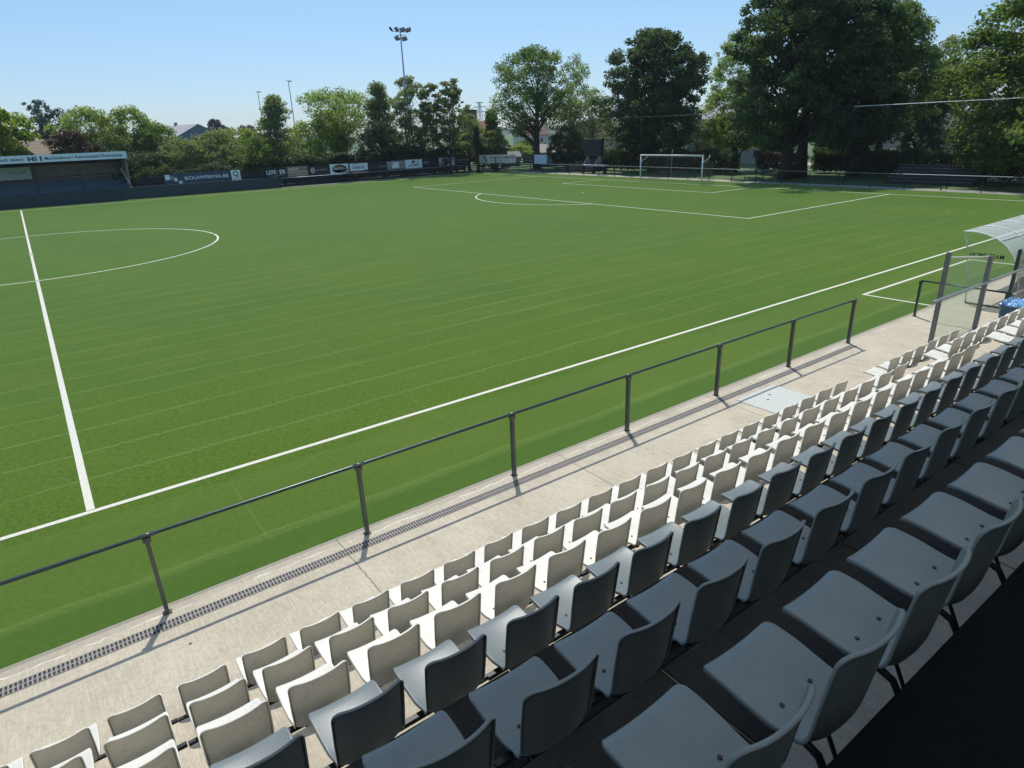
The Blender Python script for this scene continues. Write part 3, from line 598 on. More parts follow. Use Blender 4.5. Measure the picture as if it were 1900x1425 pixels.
# scoreboard on trestles
sb = empty('scoreboard', (56.7, 49.5, 0))
local(MB().box(56.4, 56.85, 48.0, 51.0, 1.97, 3.88).build('screen_box', M('dull black screen box', (.035, .037, .040), .5), bevel=.03), sb)
local(MB().box(56.36, 56.395, 48.12, 50.88, 2.09, 3.76).build('screen_face', M('matt dark screen', (.022, .024, .026), .6)), sb)
for y in (48.45, 50.45):
    for dy, sp in ((0, 0), (.75, 0), (-.55, 0)): local(MB().bar((56.6, y, 1.97), (56.5, y+dy, .95), .07, .07).build('leg', m_galv), sb)
local(MB().box(56.2, 57.1, 47.4, 51.6, .82, .95).build('platform', M('pale platform', (.45, .47, .48), .6)), sb)
for y in (47.6, 49.5, 51.4): local(MB().box(56.4, 56.9, y-.06, y+.06, 0, .82).build('support', m_post), sb)
tag(sb, 'black square scoreboard screen on grey trestle legs left of the goal', 'scoreboard')

# terraces behind goal
def terrace(y0, y1, x0, label):
    r_ = empty('standing_terrace', (x0, (y0+y1)/2, 0)); 
    for i in range(6):
        local(MB().box(x0+i*.45, x0+6*.45, y0, y1, i*.22, (i+1)*.22).build('step', M('dark mossy concrete', (.05, .055, .05), .9)), r_)
        local(MB().box(x0+i*.45-.03, x0+i*.45+.05, y0, y1, (i+1)*.22+.003, (i+1)*.22+.035).build('edge', M('worn step edge', (.15, .165, .165), .8)), r_)
    tag(r_, label, 'terrace')
terrace(9.8, 16.2, 58.4, 'low dark stepped terrace with pale step edges right of the twin trunks')
terrace(51.8, 55.0, 58.2, 'low dark stepped terrace beside the scoreboard')

# ------------------------------------------------------------------ floodlight masts
def floodlight(x, y, h, label, big=True):
    root = empty('floodlight_mast', (x, y, 0))
    local(MB().tube([(x, y, 0), (x, y, h*.5), (x, y, h)], [.17, .12, .07] if big else [.14, .11, .08], 10).build('mast', m_galv, smooth=True), root)
    lm = M('floodlight housing', (.075, .085, .10), .5)
    if big:
        local(MB().bar((x-.62*.8, y+.62*.6, h-.35), (x+.62*.8, y-.62*.6, h-.35), .07, .07).bar((x-1.1, y, h+.03), (x+1.1, y, h+.03), .06, .06).build('crossarm', m_galv), root)
        for i, (dx, dz, yaw) in enumerate(((-1.25,.35,70),(-.45,.35,35),(.35,.35,-15),(1.15,.35,-50),(-.50,-.65,20),(.50,-.65,-20))):
            b = MB().box(-.33, .33, -.10, .10, -.26, .26).box(-.2, .2, .09, .15, -.14, .14)
            o = b.build('lamp_head', lm, root, bevel=.03); o.location = (dx, 0, h+dz-.05); o.rotation_euler = (R(-35), R(-12), R(yaw))
    else:
        local(MB().bar((x-.45, y, h-.05), (x+.45, y, h-.05), .10, .10).box(x+.2, x+.75, y-.15, y+.15, h-.2, h-.05).build('lamp_head', lm), root)
    tag(root, label, 'floodlight')
floodlight(43.06, 70.0, 16.95, 'tall slim floodlight mast with six lamp heads above the trees')
floodlight(48.5, 150, 15.2, 'thin distant light mast, the leftmost, left of the conical tree', False)
floodlight(52.3, 140, 16.7, 'thin distant light mast standing behind the conical tree', False)

# ------------------------------------------------------------------ trees
def leaves(name, P, N, size, mat, rng, aspect=.62):
    n = len(P); u = rng.normal(size=(n, 3)); u -= N*np.sum(u*N, 1, keepdims=True); u /= np.linalg.norm(u, axis=1, keepdims=True); w = np.cross(N, u)
    sz = size*rng.uniform(.65, 1.35, (n, 1)); a = u*sz*.5; b = w*sz*.5*aspect; fold = N*sz*.12
    V = np.stack([P-a, P-b*1.0+a*.1+fold, P+a, P+b+a*.1+fold], 1).reshape(-1, 3).astype(np.float32)
    me = bpy.data.meshes.new(name); me.vertices.add(4*n); me.vertices.foreach_set('co', V.ravel())
    me.loops.add(4*n); me.loops.foreach_set('vertex_index', np.arange(4*n, dtype=np.int32)); me.polygons.add(n)
    me.polygons.foreach_set('loop_start', np.arange(0, 4*n, 4, dtype=np.int32)); me.polygons.foreach_set('loop_total', np.full(n, 4, dtype=np.int32))
    me.materials.append(mat); me.update(calc_edges=True); o = bpy.data.objects.new(name, me); COL.objects.link(o); return o
PROF = {'round': lambda t: np.sqrt(np.clip(1-((t-.48)/.53)**2, 0, 1)), 'egg': lambda t: np.sqrt(np.clip(1-((t-.36)/.66)**2, 0, 1)),
        'cone': lambda t: np.clip(1.02-t, 0, 1)**.75*np.clip(t*9+.55, 0, 1), 'col': lambda t: np.clip((1-t)*3.2, 0, 1)**.6*np.clip(t*6+.5, 0, 1)*.95,
        'box': lambda t: np.ones_like(t), 'fan': lambda t: np.sqrt(np.clip(1-((t-.62)/.64)**2, 0, 1))*np.clip(.35+t, 0, 1)}
def tree(name, x, y, top, base, rad, shape, leafmat, label, seed, ncl=90, nleaf=12000, size=.30, trunk=.22, crown_r=.24, ry=None, flat=.8, trunks=None, cat='tree', group=None, inner=.5, lean=0, bare=0):
    rng = np.random.default_rng(seed); root = empty(name, (x, y, 0)); H = top-base; ry = ry or rad
    nleaf = int(nleaf*1.25); size *= .95; ncl = int(ncl*1.9); crown_r *= .66; flat *= .8
    t = rng.beta(1.25, 1.15, ncl); th = rng.uniform(0, 2*np.pi, ncl)
    rho = rng.uniform(inner**2, 1, ncl)**.5; lump = 1+.14*np.sin(3*th+seed)+.10*np.sin(5*th+7*t*3+seed*2)+.12*np.sin(9*t+th+seed)
    pr = PROF[shape](t)*lump*(1-crown_r*.55); cx = np.cos(th)*rho*pr*rad; cy = np.sin(th)*rho*pr*ry
    Cc = np.stack([cx+lean*t*H, cy, base+(.04+t*.93)*H], 1)
    cr = crown_r*max(rad, .22*H if shape in ('col', 'cone') else 0)*rng.uniform(.55, 1.5, ncl); wts = cr**2; k = rng.choice(ncl, nleaf, p=wts/wts.sum())
    g_ = rng.normal(size=(nleaf, 3)); gl_ = np.linalg.norm(g_, axis=1, keepdims=True); d = g_/gl_
    d2 = g_*np.minimum(1, 2.1/gl_)*.50; d2[:, 2] *= flat; P = Cc[k]+d2*cr[k][:, None]
    lowm = P[:, 2] < 3.2; wx = P[:, 0]+x; wy = P[:, 1]+y; ins = lowm & (wy < 68.7) & (wx < 56.3) & (.81*wx+.58*wy < 82.7) & (wy > 0)
    jit = rng.uniform(0, .9, nleaf); m1 = ins & (wx < 50); m2 = ins & (wx >= 50) & (wy < 61); m3 = ins & ~m1 & ~m2
    P[m1, 1] = 68.7-y+jit[m1]; P[m2, 0] = 56.3-x+jit[m2]; q_ = (82.7-.81*wx-.58*wy+jit); P[m3, 0] += .81*q_[m3]; P[m3, 1] += .58*q_[m3]
    ax = rng.uniform(size=nleaf) < .16; tt_ = rng.uniform(.35, 1.0, (nleaf, 1)); base_ = np.array([0, 0, base+H*.25]); Q = base_+(Cc[k]-base_)*tt_+rng.normal(size=(nleaf, 3))*cr[k][:, None]*.42
    P[ax & (P[:, 2] > 3.4)] = Q[ax & (P[:, 2] > 3.4)]; P[:, 2] = np.maximum(P[:, 2], .05)
    N = d*.45+rng.normal(size=(nleaf, 3))*.6+np.array([0, 0, .6]); N /= np.linalg.norm(N, axis=1, keepdims=True)
    o = leaves('crown', P, N, size, leafmat, rng); o.parent = root
    mb = MB(); starts = trunks or [(0, 0)]; lim = np.argsort(Cc[:, 2])
    for (ox, oy) in starts:
        hz = base+H*.62; n = 6; pts = []; wob = rng.normal(size=2)*.02*H
        for i in range(n):
            s = i/(n-1); pts.append((x+ox*(1-.3*s)+wob[0]*s*s+lean*H*s*.4, y+oy*(1-.3*s)+wob[1]*s*s, hz*s))
        mb.tube(pts, [trunk*1.35]+[trunk*(1-.75*i/(n-1)) for i in range(1, n)], 9)
        sel = rng.choice(ncl, min(ncl, 26 if not bare else 50), replace=False)
        for j in sel:
            c = Cc[j]; s = min(.95, max(.25, (c[2]-H*.22)/hz-.12)); i0 = s*(n-1); a = int(i0); fpos = i0-a; a2 = min(a+1, n-1)
            st = Vector(pts[a])*(1-fpos)+Vector(pts[a2])*fpos; en = Vector((x+c[0], y+c[1], c[2])); mid = st.lerp(en, .5)+Vector((0, 0, .06*(en-st).length))
            r0 = trunk*(1-.75*s)*.55; mb.tube([st, mid, en], [r0, r0*.55, r0*.18], 5, cap=False)
    local(mb.build('trunk', m_bark, smooth=True), root); tag(root, label, cat, group); return root
Lf = {'dark': mat_leaf('dark chestnut leaves', (.07, .115, .052), (.15, .205, .085), .36), 'mid': mat_leaf('mid green leaves', (.125, .185, .062), (.23, .295, .11), .48),
      'light': mat_leaf('light willow leaves', (.22, .28, .10), (.38, .43, .19), .52), 'lime': mat_leaf('bright lime leaves', (.19, .26, .045), (.33, .39, .10), .55),
      'grey': mat_leaf('silvery green leaves', (.20, .235, .12), (.34, .365, .22), .46), 'pine': mat_leaf('blue pine needles', (.045, .075, .065), (.08, .11, .09), .2),
      'copper': mat_leaf('copper beech leaves', (.085, .055, .048), (.17, .12, .09), .3), 'yew': mat_leaf('yew foliage', (.055, .09, .05), (.12, .165, .08), .32),
      'hedge': mat_leaf('hedge foliage', (.06, .09, .042), (.13, .17, .07), .32)}
CX, CY = CAM.x, CAM.y
def polar(u, Rr):
    """ground point seen in image column u (at the horizon) at distance Rr"""
    d = fwd+r2*((u-950)/FPX)+u2*((712.5-(278-.0384*u))/FPX); h = math.hypot(d.x, d.y); return CX+d.x*Rr/h, CY+d.y*Rr/h, Rr/h
def TR(u, vtop, hw, Rr, base, shape, lf, label, seed, **k):
    x, y, s = polar(u, Rr); lo, hi = 0, 60
    for _ in range(40):
        mm = (lo+hi)/2
        if px((x, y, mm))[1] > vtop: lo = mm
        else: hi = mm
    return tree(k.pop('name', 'tree'), x, y, lo, base, hw*s/FPX, shape, Lf[lf], label, seed, **k)
TR(-8, 193, 66, 90, 1.5, 'round', 'lime', 'bright yellow-green tree cut by the left edge of the photo', 1, nleaf=9000, size=.34)
TR(97, 186, 38, 150, 4.5, 'fan', 'pine', 'sparse dark blue-green pine against the sky behind the tiled house', 2, name='pine_tree', ncl=30, nleaf=4200, size=.36, inner=.1, bare=1, crown_r=.26, flat=.8, trunk=.25)
TR(132, 238, 44, 90, 1, 'round', 'copper', 'dark copper-leaved bushy tree beside the tiled house', 3, nleaf=8000, size=.26)
TR(178, 196, 64, 95, .6, 'round', 'light', 'large pale green willowy tree behind the small stand', 4, nleaf=12000, size=.27, ncl=120)
TR(246, 198, 62, 93, .4, 'egg', 'light', 'light green peaked tree right of the willowy tree', 5, nleaf=9000, size=.27)
TR(290, 228, 52, 91, .3, 'egg', 'mid', 'sloping green tree left of the blue gabled barn', 6, nleaf=8000, size=.26)
TR(250, 285, 60, 86, .2, 'round', 'hedge', 'dark low bushy tree at the right end of the small stand', 7, nleaf=8000, size=.25)
TR(335, 258, 62, 87, .2, 'round', 'grey', 'silvery green shrub below the blue gabled barn', 8, nleaf=9000, size=.25)
TR(398, 242, 58, 90, .2, 'round', 'grey', 'pale green rounded tree just right of the barn', 9, nleaf=9000, size=.26)
TR(446, 234, 58, 92, .2, 'round', 'light', 'light green domed tree left of the first thin mast', 10, nleaf=9000, size=.26)
TR(405, 300, 60, 85, .1, 'round', 'hedge', 'dark shrub mass behind the BOUWFIRMA board', 11, nleaf=7000, size=.24)
TR(480, 250, 52, 86, .1, 'round', 'mid', 'dark green shrub left of the conical tree', 12, nleaf=7000, size=.24)
TR(517, 172, 66, 88, .3, 'cone', 'grey', 'grey-green conical tree with layered drooping branches', 13, name='conifer_tree', nleaf=9500, size=.27, ncl=80, flat=.5, inner=.2)
TR(572, 226, 62, 93, .3, 'round', 'lime', 'yellow-green tree low between the conical tree and the forked tree', 14, nleaf=8000, size=.26)
TR(632, 165, 74, 95, 3.2, 'fan', 'light', 'light green spreading tree with a forked trunk', 15, nleaf=13000, size=.27, ncl=90, trunks=[(-.4, 0), (.5, .2)], trunk=.22, inner=.3)
TR(560, 290, 52, 86, .1, 'round', 'hedge', 'dark shrub behind the LEFEVER and bronze boards', 16, nleaf=7000, size=.24)
TR(640, 285, 60, 86, .1, 'round', 'yew', 'dark shrub below the forked light green tree', 17, nleaf=7500, size=.24)
TR(708, 150, 58, 92, .3, 'cone', 'grey', 'pointed grey-green tree left of the floodlight mast', 18, nleaf=10000, size=.27)
TR(705, 225, 44, 89, .1, 'egg', 'yew', 'dark narrow tree in front of the pointed grey-green tree', 19, nleaf=7000, size=.26)
TR(762, 139, 44, 93, .8, 'egg', 'grey', 'slender open tree directly behind the floodlight mast', 20, nleaf=8500, size=.27, ncl=64, trunks=[(-.8, 0), (.5, .4)], trunk=.14, inner=.2)
TR(803, 150, 32, 92, .8, 'egg', 'grey', 'slender tree between the floodlight mast and the next poplar', 21, nleaf=6500, size=.27, ncl=52, trunk=.14, inner=.2)
TR(838, 140, 36, 92, .8, 'egg', 'grey', 'rightmost slender tree of the poplar row', 22, nleaf=8000, size=.27, ncl=60, trunks=[(-.5, 0), (.5, 0)], trunk=.13, inner=.2)
TR(760, 268, 52, 91, .1, 'round', 'yew', 'dark undergrowth tree at the foot of the floodlight mast', 23, nleaf=6500, size=.24)
TR(822, 272, 30, 91, .1, 'egg', 'yew', 'dark bush at the foot of the poplar row', 24, nleaf=4500, size=.24)
TR(868, 212, 38, 96, .3, 'egg', 'grey', 'yellowish rounded tree before the brown brick block', 25, nleaf=6500, size=.26)
TR(884, 232, 14, 93, .1, 'cone', 'yew', 'small dark conical conifer left of the silvery shrub', 26, name='conifer_tree', nleaf=3000, size=.22)
TR(912, 203, 34, 100, .2, 'cone', 'mid', 'small upright green tree at the left foot of the large maple', 27, nleaf=7500, size=.25)
TR(918, 240, 24, 94, .1, 'egg', 'grey', 'silvery rounded shrub above the cream corner board', 28, nleaf=5500, size=.24)
TR(995, 86, 92, 96, 4.2, 'round', 'mid', 'large open-crowned maple with a thick dark trunk behind the corner', 29, nleaf=20000, size=.27, ncl=120, trunk=.50, inner=.15, crown_r=.17)
TR(1062, 96, 44, 104, 2, 'egg', 'grey', 'thin sparse tree with bare twigs right of the maple', 30, nleaf=4200, size=.26, ncl=60, bare=1, inner=.1, trunk=.16)
TR(1098, 165, 58, 100, .8, 'round', 'grey', 'pale green middle tree between the maple and the chestnut', 31, nleaf=8500, size=.27)
TR(1052, 235, 36, 92, .6, 'round', 'hedge', 'dark small tree left of the scoreboard', 32, nleaf=6500, size=.25)
TR(1213, 56, 106, 84, 1.6, 'round', 'dark', 'huge round dark chestnut tree rising behind the goal', 33, nleaf=42000, size=.33, ncl=170, trunk=.50, inner=.3, crown_r=.165)
TR(1365, 55, 62, 96, 2.5, 'egg', 'light', 'light green tall tree between the chestnut and the twin-trunked tree', 34, nleaf=13000, size=.30, ncl=90, trunk=.3)
TR(1370, 210, 60, 80, 2.4, 'round', 'lime', 'sunlit yellow-green low tree right of the goal', 35, nleaf=9000, size=.28, ncl=60)
tree('tree', 60.0, 25.4, 19.0, 2.2, 7.9, 'egg', Lf['dark'], 'enormous dark tree with twin trunks right of the goal', 36, nleaf=70000, size=.32, ncl=230, trunk=.55, trunks=[(-1.3, .1), (1.2, .1)], inner=.25, crown_r=.155)
TR(1640, 2, 84, 84, 3.0, 'egg', 'mid', 'tall green tree with a sunlit right side behind the twin-trunked tree', 37, nleaf=28000, size=.30, ncl=130, trunk=.45, inner=.15)
tree('tree', 64.2, 22.0, 9.5, 2.4, 4.2, 'round', Lf['dark'], 'dark lower tree with a leaning trunk right of the twin trunks', 38, nleaf=11000, size=.30, ncl=70, trunk=.4)
TR(1752, 60, 60, 105, 1, 'egg', 'grey', 'pale airy tree seen against the sky at the right', 39, nleaf=11000, size=.30, ncl=80, inner=.2, trunk=.2)
TR(1718, 150, 42, 90, .4, 'col', 'yew', 'dark column-shaped yew behind the ball-stop net', 40, name='yew_tree', nleaf=9500, size=.26)
tree('tree', 62.5, 5.6, 16.6, .6, 8.6, 'egg', Lf['mid'], 'big dense tree at the right edge with low sunlit branches', 41, nleaf=62000, size=.32, ncl=200, trunk=.5, inner=.25, crown_r=.17)
TR(1858, 110, 62, 92, .4, 'round', 'yew', 'dark tree filling the gap behind the net at the right edge', 56, nleaf=11000, size=.30)
TR(1330, 215, 50, 110, .2, 'round', 'grey', 'pale low background tree behind the right goal post', 57, nleaf=6000, size=.3)
TR(1440, 200, 90, 110, .5, 'round', 'mid', 'green background tree seen under the crown of the twin-trunked tree', 42, nleaf=8000, size=.32)
TR(1250, 200, 90, 112, .3, 'round', 'yew', 'dark background tree behind the chestnut trunk', 43, nleaf=8000, size=.32)
TR(1560, 215, 60, 104, .3, 'round', 'yew', 'dark background tree between the leaning trunk and the yew', 44, nleaf=7000, size=.30)
TR(405, 221, 22, 215, 2, 'round', 'pine', 'distant dark tree against the sky beside the barn roof', 45, nleaf=4000, size=.5)
TR(462, 232, 26, 230, 1, 'round', 'pine', 'distant dark treetop right of the barn, near the thin masts', 46, nleaf=4000, size=.55)

TR(962, 268, 26, 125, .1, 'round', 'light', 'small pale shrub in the sunny garden left of the maple trunk', 47, nleaf=2500, size=.3)
TR(985, 258, 30, 150, .1, 'round', 'mid', 'far garden tree under the left side of the maple crown', 48, nleaf=3500, size=.4)
TR(1085, 262, 40, 108, .1, 'round', 'light', 'sunlit light shrub behind the scoreboard', 49, nleaf=4000, size=.3)

# hedges
def hedge(x0, y0, x1, y1, h, wdt, label, seed, mat='hedge', n=14000, gaps=False):
    rng = np.random.default_rng(seed); a = np.array([x0, y0]); b = np.array([x1, y1]); L = np.linalg.norm(b-a); d = (b-a)/L; nn = np.array([-d[1], d[0]])
    s = rng.uniform(0, L, n); q = rng.uniform(-1, 1, n); z = rng.uniform(0.05, 1, n)**.8; hh = h*(1+.08*np.sin(s*1.3+seed)+.05*np.sin(s*3.1))
    P = np.stack([a[0]+d[0]*s+nn[0]*q*wdt/2*(1+.15*np.sin(s*2.2)), a[1]+d[1]*s+nn[1]*q*wdt/2*(1+.15*np.sin(s*2.2)), z*hh], 1)
    N = rng.normal(size=(n, 3))+np.array([0, 0, .5]); N /= np.linalg.norm(N, axis=1, keepdims=True)
    root = empty('hedge', (x0, y0, 0)); local(leaves('foliage', P, N, .22, Lf[mat], rng), root)
    mb = MB()
    for i in range(int(L/1.2)+1): px_, py_ = a+d*min(L, i*1.2); mb.tube([(px_, py_, 0), (px_+.1, py_+.05, h*.6)], [.05, .03], 5)
    local(mb.build('stems', m_bark), root); tag(root, label, 'hedge')
hedge(61.5, 57, 61.5, 33, 2.35, 1.6, 'tall dark clipped hedge behind the goal and the scoreboard', 50, n=22000)
hedge(64.5, 32.5, 64.5, 27, 2.0, 1.0, 'thin brownish hedge seen through right of the goal', 51, 'copper', n=3500)
hedge(63.5, 21, 63.5, 8, 2.3, 1.8, 'dark hedge behind the stepped terrace at the right', 52, n=14000)
hedge(67, 27.5, 67, 19.5, 2.3, 1.6, 'dark hedge piece seen just right of the big twin trunks', 53, n=11000)
hedge(63.5, 7.8, 63.5, -2, 1.9, 1.6, 'dark hedge under the big tree at the right edge', 54, n=9000)
hedge(51.5, 70.2, 24.5, 70.4, 2.3, 1.8, 'long dark hedge directly behind the far advertising boards', 55, n=24000)
hedge(24.3, 70.4, 10.5, 70.6, 2.6, 1.8, 'dark hedge behind the BOUWFIRMA board', 56, n=14000)

# ------------------------------------------------------------------ background buildings
m_tile = NT('brown roof tiles'); _sx = m_tile.n('SeparateXYZ'); m_tile.l(m_tile.pos(), _sx.inputs[0])
_q = m_tile.mth('FRACT', m_tile.mth('MULTIPLY', _sx.outputs[2], 3.2)); m_tile.base(m_tile.mix(m_tile.mth('MULTIPLY', _q, .6), m_tile.ramp(m_tile.noise(2), [(.3, (.25, .185, .13)), (.7, (.36, .28, .20))]), (.13, .095, .07)), .9); m_tile = m_tile.m
def house(name, c, w, d, eave, ridge, rz, wall, roof, label, wins=(), chim=True, cat='house'):
    """gabled house, ridge along local x; wins=(face, x, z, w, h)"""
    root = empty(name, (c[0], c[1], 0), rz)
    MB().add([(-w/2,-d/2,-.1),(w/2,-d/2,-.1),(w/2,d/2,-.1),(-w/2,d/2,-.1),(-w/2,-d/2,eave),(w/2,-d/2,eave),(w/2,d/2,eave),(-w/2,d/2,eave),(-w/2,0,ridge-.05),(w/2,0,ridge-.05)],
             [(0,1,5,4),(2,3,7,6),(1,2,6,9,5),(3,0,4,8,7)]).build('wall', wall, root)
    r_ = MB(); o = .25; k = (ridge-eave)/(d/2); 
    for s in (-1, 1):
        a = [(-w/2-o, s*(d/2+o), eave-k*o), (w/2+o, s*(d/2+o), eave-k*o), (w/2+o, 0, ridge), (-w/2-o, 0, ridge)]
        r_.add(a+[(p[0], p[1], p[2]+.15) for p in a], [(0,1,2,3),(4,5,6,7),(0,1,5,4),(1,2,6,5),(2,3,7,6),(3,0,4,7)])
    rf = r_.build('roof', roof, root)
    if chim: MB().box(w*.2, w*.2+.6, -.3, .3, ridge-.5, ridge+.8).build('chimney', bpy.data.materials['red brick wall'], rf)
    for (fc, x, z, ww, hh) in wins:
        q = MB()
        if fc == 'x': q.box(-w/2-.05, -w/2-.01, x-ww/2, x+ww/2, z, z+hh); g_ = MB().box(-w/2-.07, -w/2-.055, x-ww/2+.08, x+ww/2-.08, z+.08, z+hh-.08)
        else: q.box(x-ww/2, x+ww/2, -d/2-.05, -d/2-.01, z, z+hh); g_ = MB().box(x-ww/2+.08, x+ww/2-.08, -d/2-.07, -d/2-.055, z+.08, z+hh-.08)
        f_ = q.build('window', m_wht, root); g_.build('pane', M('dark window glass', (.05, .07, .09), .15), f_)
    return tag(root, label, cat)
mat_red = mat_brick('red brick wall', (.24, .13, .09), (.30, .17, .12), (.33, .30, .27)); mat_brw = mat_brick('brown brick wall', (.16, .095, .07), (.20, .12, .085), (.22, .18, .15))
m_sage = M('sage green render', (.26, .31, .25), .9, var=.05); m_blueb = M('slate blue cladding', (.10, .15, .22), .7, var=.1); m_ltroof = M('pale grey roof sheets', (.38, .37, .35), .7)
x, y, _ = polar(72, 98); house('house', (x, y), 5.0, 6.8, 3.6, 6.0, R(40), m_sage, m_tile, 'house with sage gable and brown tiled roof behind the small stand', [('x', 0, 2.6, 1.0, 1.2)], chim=False)
x, y, _ = polar(-58, 92); house('house', (x, y), 5, 5.6, 5.5, 9.2, R(5), mat_red, m_tile, 'pinkish brick house wall cut by the left edge of the photo', [('y', 1.7, 4.2, .9, 1.4)], chim=False)
x, y, _ = polar(345, 200); house('barn', (x, y), 16, 13, 6.2, 9.3, R(105), m_blueb, m_ltroof, 'slate blue gabled barn with pale roof above the far shrubs', [('x', -1.6, 5.9, 3.4, .6)], chim=True, cat='barn')
x, y, _ = polar(872, 132); bk = empty('brick_block', (x, y, 0), R(-25)); MB().box(-1.25, 1.25, -1.6, 1.6, 0, 8.75).build('wall', mat_brw, bk); MB().box(-1.35, 1.35, -1.7, 1.7, 8.75, 8.95).build('parapet', m_blk, bk); tag(bk, 'tall brown brick tower block behind the poplar row', 'building')
x, y, _ = polar(890, 190); house('house', (x, y), 8, 7, 4.2, 7.6, R(-30), mat_red, M('orange red roof', (.36, .17, .11), .9), 'distant house with an orange-red roof right of the brick tower', [('y', 0, 2, 1, 1.2)])
x, y, _ = polar(985, 210); house('house', (x, y), 9, 8, 3.6, 6.6, R(-20), M('pale render', (.55, .52, .47), .9), M('brown red roof', (.22, .13, .10), .9), 'pale house with a reddish roof seen under the maple crown', [('y', -2, 1.5, 1, 1.2), ('y', 2, 1.5, 1, 1.2)])
x, y, _ = polar(946, 108); house('garden_shed', (x, y), 2.4, 2, 1.3, 1.9, R(-20), M('grey shed boards', (.25, .24, .22), .9), M('weathered shed roof', (.22, .22, .21), .8), 'small grey garden shed in the bright grass left of the maple trunk', [], False, 'shed')
x, y, _ = polar(1024, 104); house('house', (x, y), 4.4, 3.6, 1.9, 2.9, R(-35), M('off white shed wall', (.40, .38, .36), .9), M('greyish shed roof', (.36, .34, .32), .8), 'low whitish outbuilding right of the maple trunk', [('y', 0, .6, .7, .8)], False)
x, y, _ = polar(1300, 135); house('building', (x, y), 5, 5, 5.8, 7.4, R(-45), M('blue grey glazed wall', (.24, .30, .36), .4), m_ltroof, 'blue grey glazed building seen between the chestnut and the light tree', [('x', 0, 2.6, 2.0, 2.2), ('y', 0, 2.6, 2.0, 2.2)], False, 'building')
x, y, _ = polar(1110, 118); house('house', (x, y), 8, 7, 3.2, 5.6, R(-40), M('white render', (.66, .64, .60), .9), m_tile, 'white rendered house glimpsed behind the scoreboard', [('x', 0, 1, 1.2, 1.2), ('y', 0, 1, 1.2, 1.2)])
x, y, _ = polar(1428, 96); wb = empty('garden_wall', (x, y, 0), R(-55)); MB().box(-4.2, 4.2, -.1, .1, 0, 1.75).build('wall', M('white garden wall', (.55, .54, .52), .9), wb); MB().box(-1.6, 1.0, -.16, -.11, .75, 1.6).build('panel', M('grey brown panel', (.13, .11, .09), .9), wb); tag(wb, 'low white garden wall with a brown panel left of the twin trunks', 'wall')
x, y, _ = polar(1642, 140); house('house', (x, y), 9, 7, 4.4, 7.3, R(-70), M('pink cream render', (.50, .40, .33), .9), m_tile, 'pinkish house glimpsed through the net under the tall trees', [('x', 1, 1.8, 1.2, 1.2), ('x', -1.5, 1.8, 1.2, 1.2)])
x, y, _ = polar(1786, 118); house('house', (x, y), 10, 6, 2.9, 4.6, R(-75), M('tan wall', (.34, .28, .22), .9), M('dull grey roof', (.20, .19, .18), .9), 'low tan bungalow beyond the net near the right edge', [('x', 0, 1, 1.4, 1)], False)
# parked cars glimpsed behind the hedge
def car(u, Rr, rz, col, label):
    x, y, _ = polar(u, Rr); root = empty('parked_car', (x, y, 0), rz); pm = M('car paint '+label.split()[0], col, .25, .3)
    side = [(-2.1,.35),(-2.15,.75),(-1.95,.92),(-1.35,.98),(-.75,1.42),(.65,1.46),(1.35,1.02),(2.0,.88),(2.15,.6),(2.1,.35)]
    def loft(pts, hw, name, mt, par):
        n = len(pts); v = [(a, s*hw*(1 if b < 1.0 else .82), b) for s in (-1, 1) for a, b in pts]
        return mesh_obj(name, v, [tuple(range(n))[::-1], tuple(range(n, 2*n))]+[(i, (i+1) % n, n+(i+1) % n, n+i) for i in range(n)], mt, par)
    b_ = loft(side, .85, 'body', pm, root); md = b_.modifiers.new('bevel', 'BEVEL'); md.width = .05; md.segments = 2
    for s in (-1, 1):
        MB().add([(-1.2, s*.80, 1.0), (-.72, s*.735, 1.36), (.6, s*.735, 1.39), (1.15, s*.80, 1.02)], [(0,1,2,3)]).build('side_window', M('dark window glass', (.05, .07, .09), .15), root)
    for ax in (-1.3, 1.35):
        for s in (-1, 1): MB().tube([(ax, s*.70, .32), (ax, s*.88, .32)], .32, 14).build('wheel', m_blk, root)
    for s in (-1, 1): MB().box(2.08, 2.17, s*.6-.16, s*.6+.16, .62, .76).build('headlight', m_wht, root)
    return tag(root, label, 'car')
car(1606, 96, R(100), (.30, .42, .62), 'light blue car parked beyond the hedge right of the big trunks')
car(1694, 100, R(100), (.62, .64, .66), 'silver car parked behind the net left of the yew')
car(1275, 92, R(115), (.60, .60, .60), 'white car glimpsed beyond the hedge above the goal crossbar')
kind(MB().quad((72,-30,-.02),(76.5,-30,-.02),(90,110,-.02),(84,110,-.02)).build('road', M('pale asphalt road', (.40, .37, .33), .9)), 'structure')

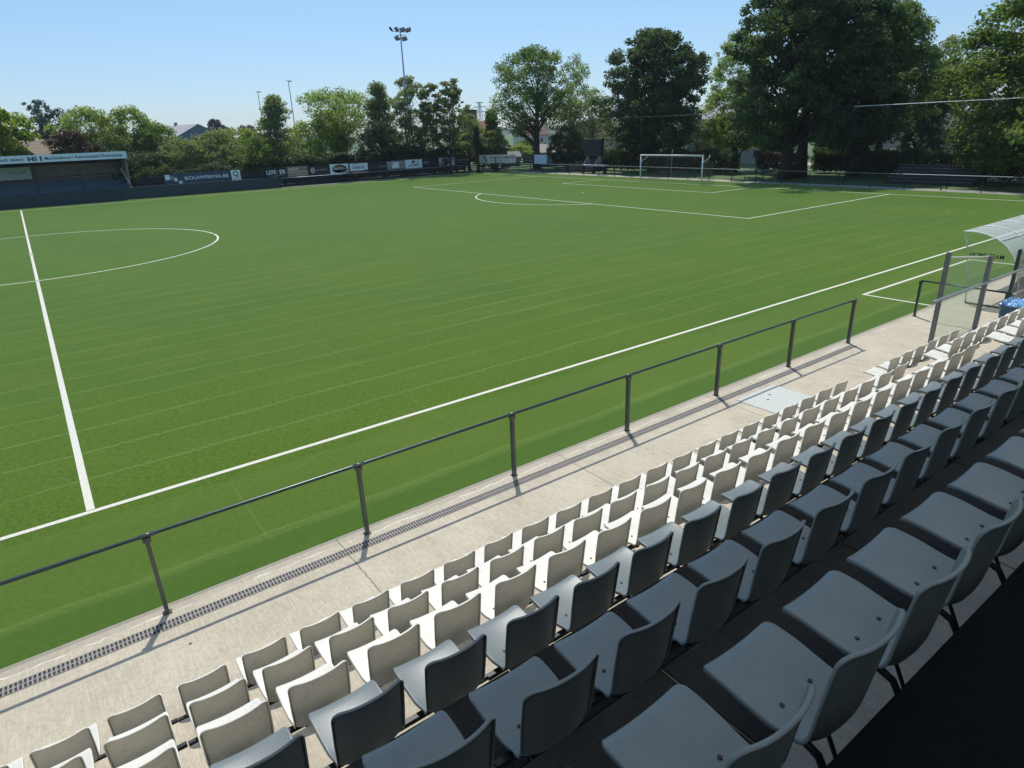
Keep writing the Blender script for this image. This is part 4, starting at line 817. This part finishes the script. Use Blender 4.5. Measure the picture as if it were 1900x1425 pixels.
# pylons and far hills
def pylon(u, vtop, Rr, label):
    x, y, s = polar(u, Rr); lo, hi = 0, 80
    for _ in range(40):
        mm = (lo+hi)/2
        if px((x, y, mm))[1] > vtop: lo = mm
        else: hi = mm
    root = empty('electricity_pylon', (x, y, 0)); b = MB(); h = lo
    for i, j in ((-1,-1),(1,-1),(1,1),(-1,1)):
        b.bar((x+i*3, y+j*3, 0), (x+i*.6, y+j*.6, h), .35, .35)
    for k in range(7):
        z0 = h*k/7; z1 = h*(k+1)/7; w0 = 3-2.4*k/7; w1 = 3-2.4*(k+1)/7
        for s1 in (-1, 1): b.bar((x-w0, y+s1*w0, z0), (x+w1, y+s1*w1, z1), .22, .22); b.bar((x+w0, y+s1*w0, z0), (x-w1, y+s1*w1, z1), .22, .22)
    local(b.build('tower', m_galv), root)
    for zf, L in ((.72, 7), (.86, 5.5), (.98, 3.5)): local(MB().bar((x-L*.8, y+L*.6, h*zf), (x+L*.8, y-L*.6, h*zf), .45, .7).build('crossarm', m_galv), root)
    tag(root, label, 'pylon')
pylon(892, 189, 620, 'distant electricity pylon, the nearer and taller, left of the maple')
pylon(872, 194, 760, 'distant electricity pylon just above the brick tower')
v = []; f = []; NH = 90
for i in range(NH+1):
    a = R(5)+R(110)*i/NH; hh = 5+6*math.sin(i*.23)+5*math.sin(i*.61+1)+2.5*math.sin(i*1.7)
    for rr_, z in ((850, -3), (900, hh*.8), (1000, hh*1.15), (1300, hh*.9)): v.append((CX+rr_*math.cos(a), CY+rr_*math.sin(a), z))
for i in range(NH):
    for k in range(3): f.append((i*4+k, (i+1)*4+k, (i+1)*4+k+1, i*4+k+1))
kind(mesh_obj('hills', v, f, M('wooded hillside', (.05, .07, .06), .95, var=.4, scale=.03), smooth=True), 'structure')

# ------------------------------------------------------------------ light summer haze
hz = NT('air haze'); hz.t.nodes.remove(hz.b); pv = hz.n('VolumePrincipled'); pv.inputs['Color'].default_value = (.80, .90, 1, 1); pv.inputs['Density'].default_value = .00022; pv.inputs['Anisotropy'].default_value = .1
hz.l(pv.outputs[0], hz.out.inputs['Volume'])
kind(MB().box(-1200, 1450, -1200, 1450, -4, 45).build('haze', hz.m), 'stuff')
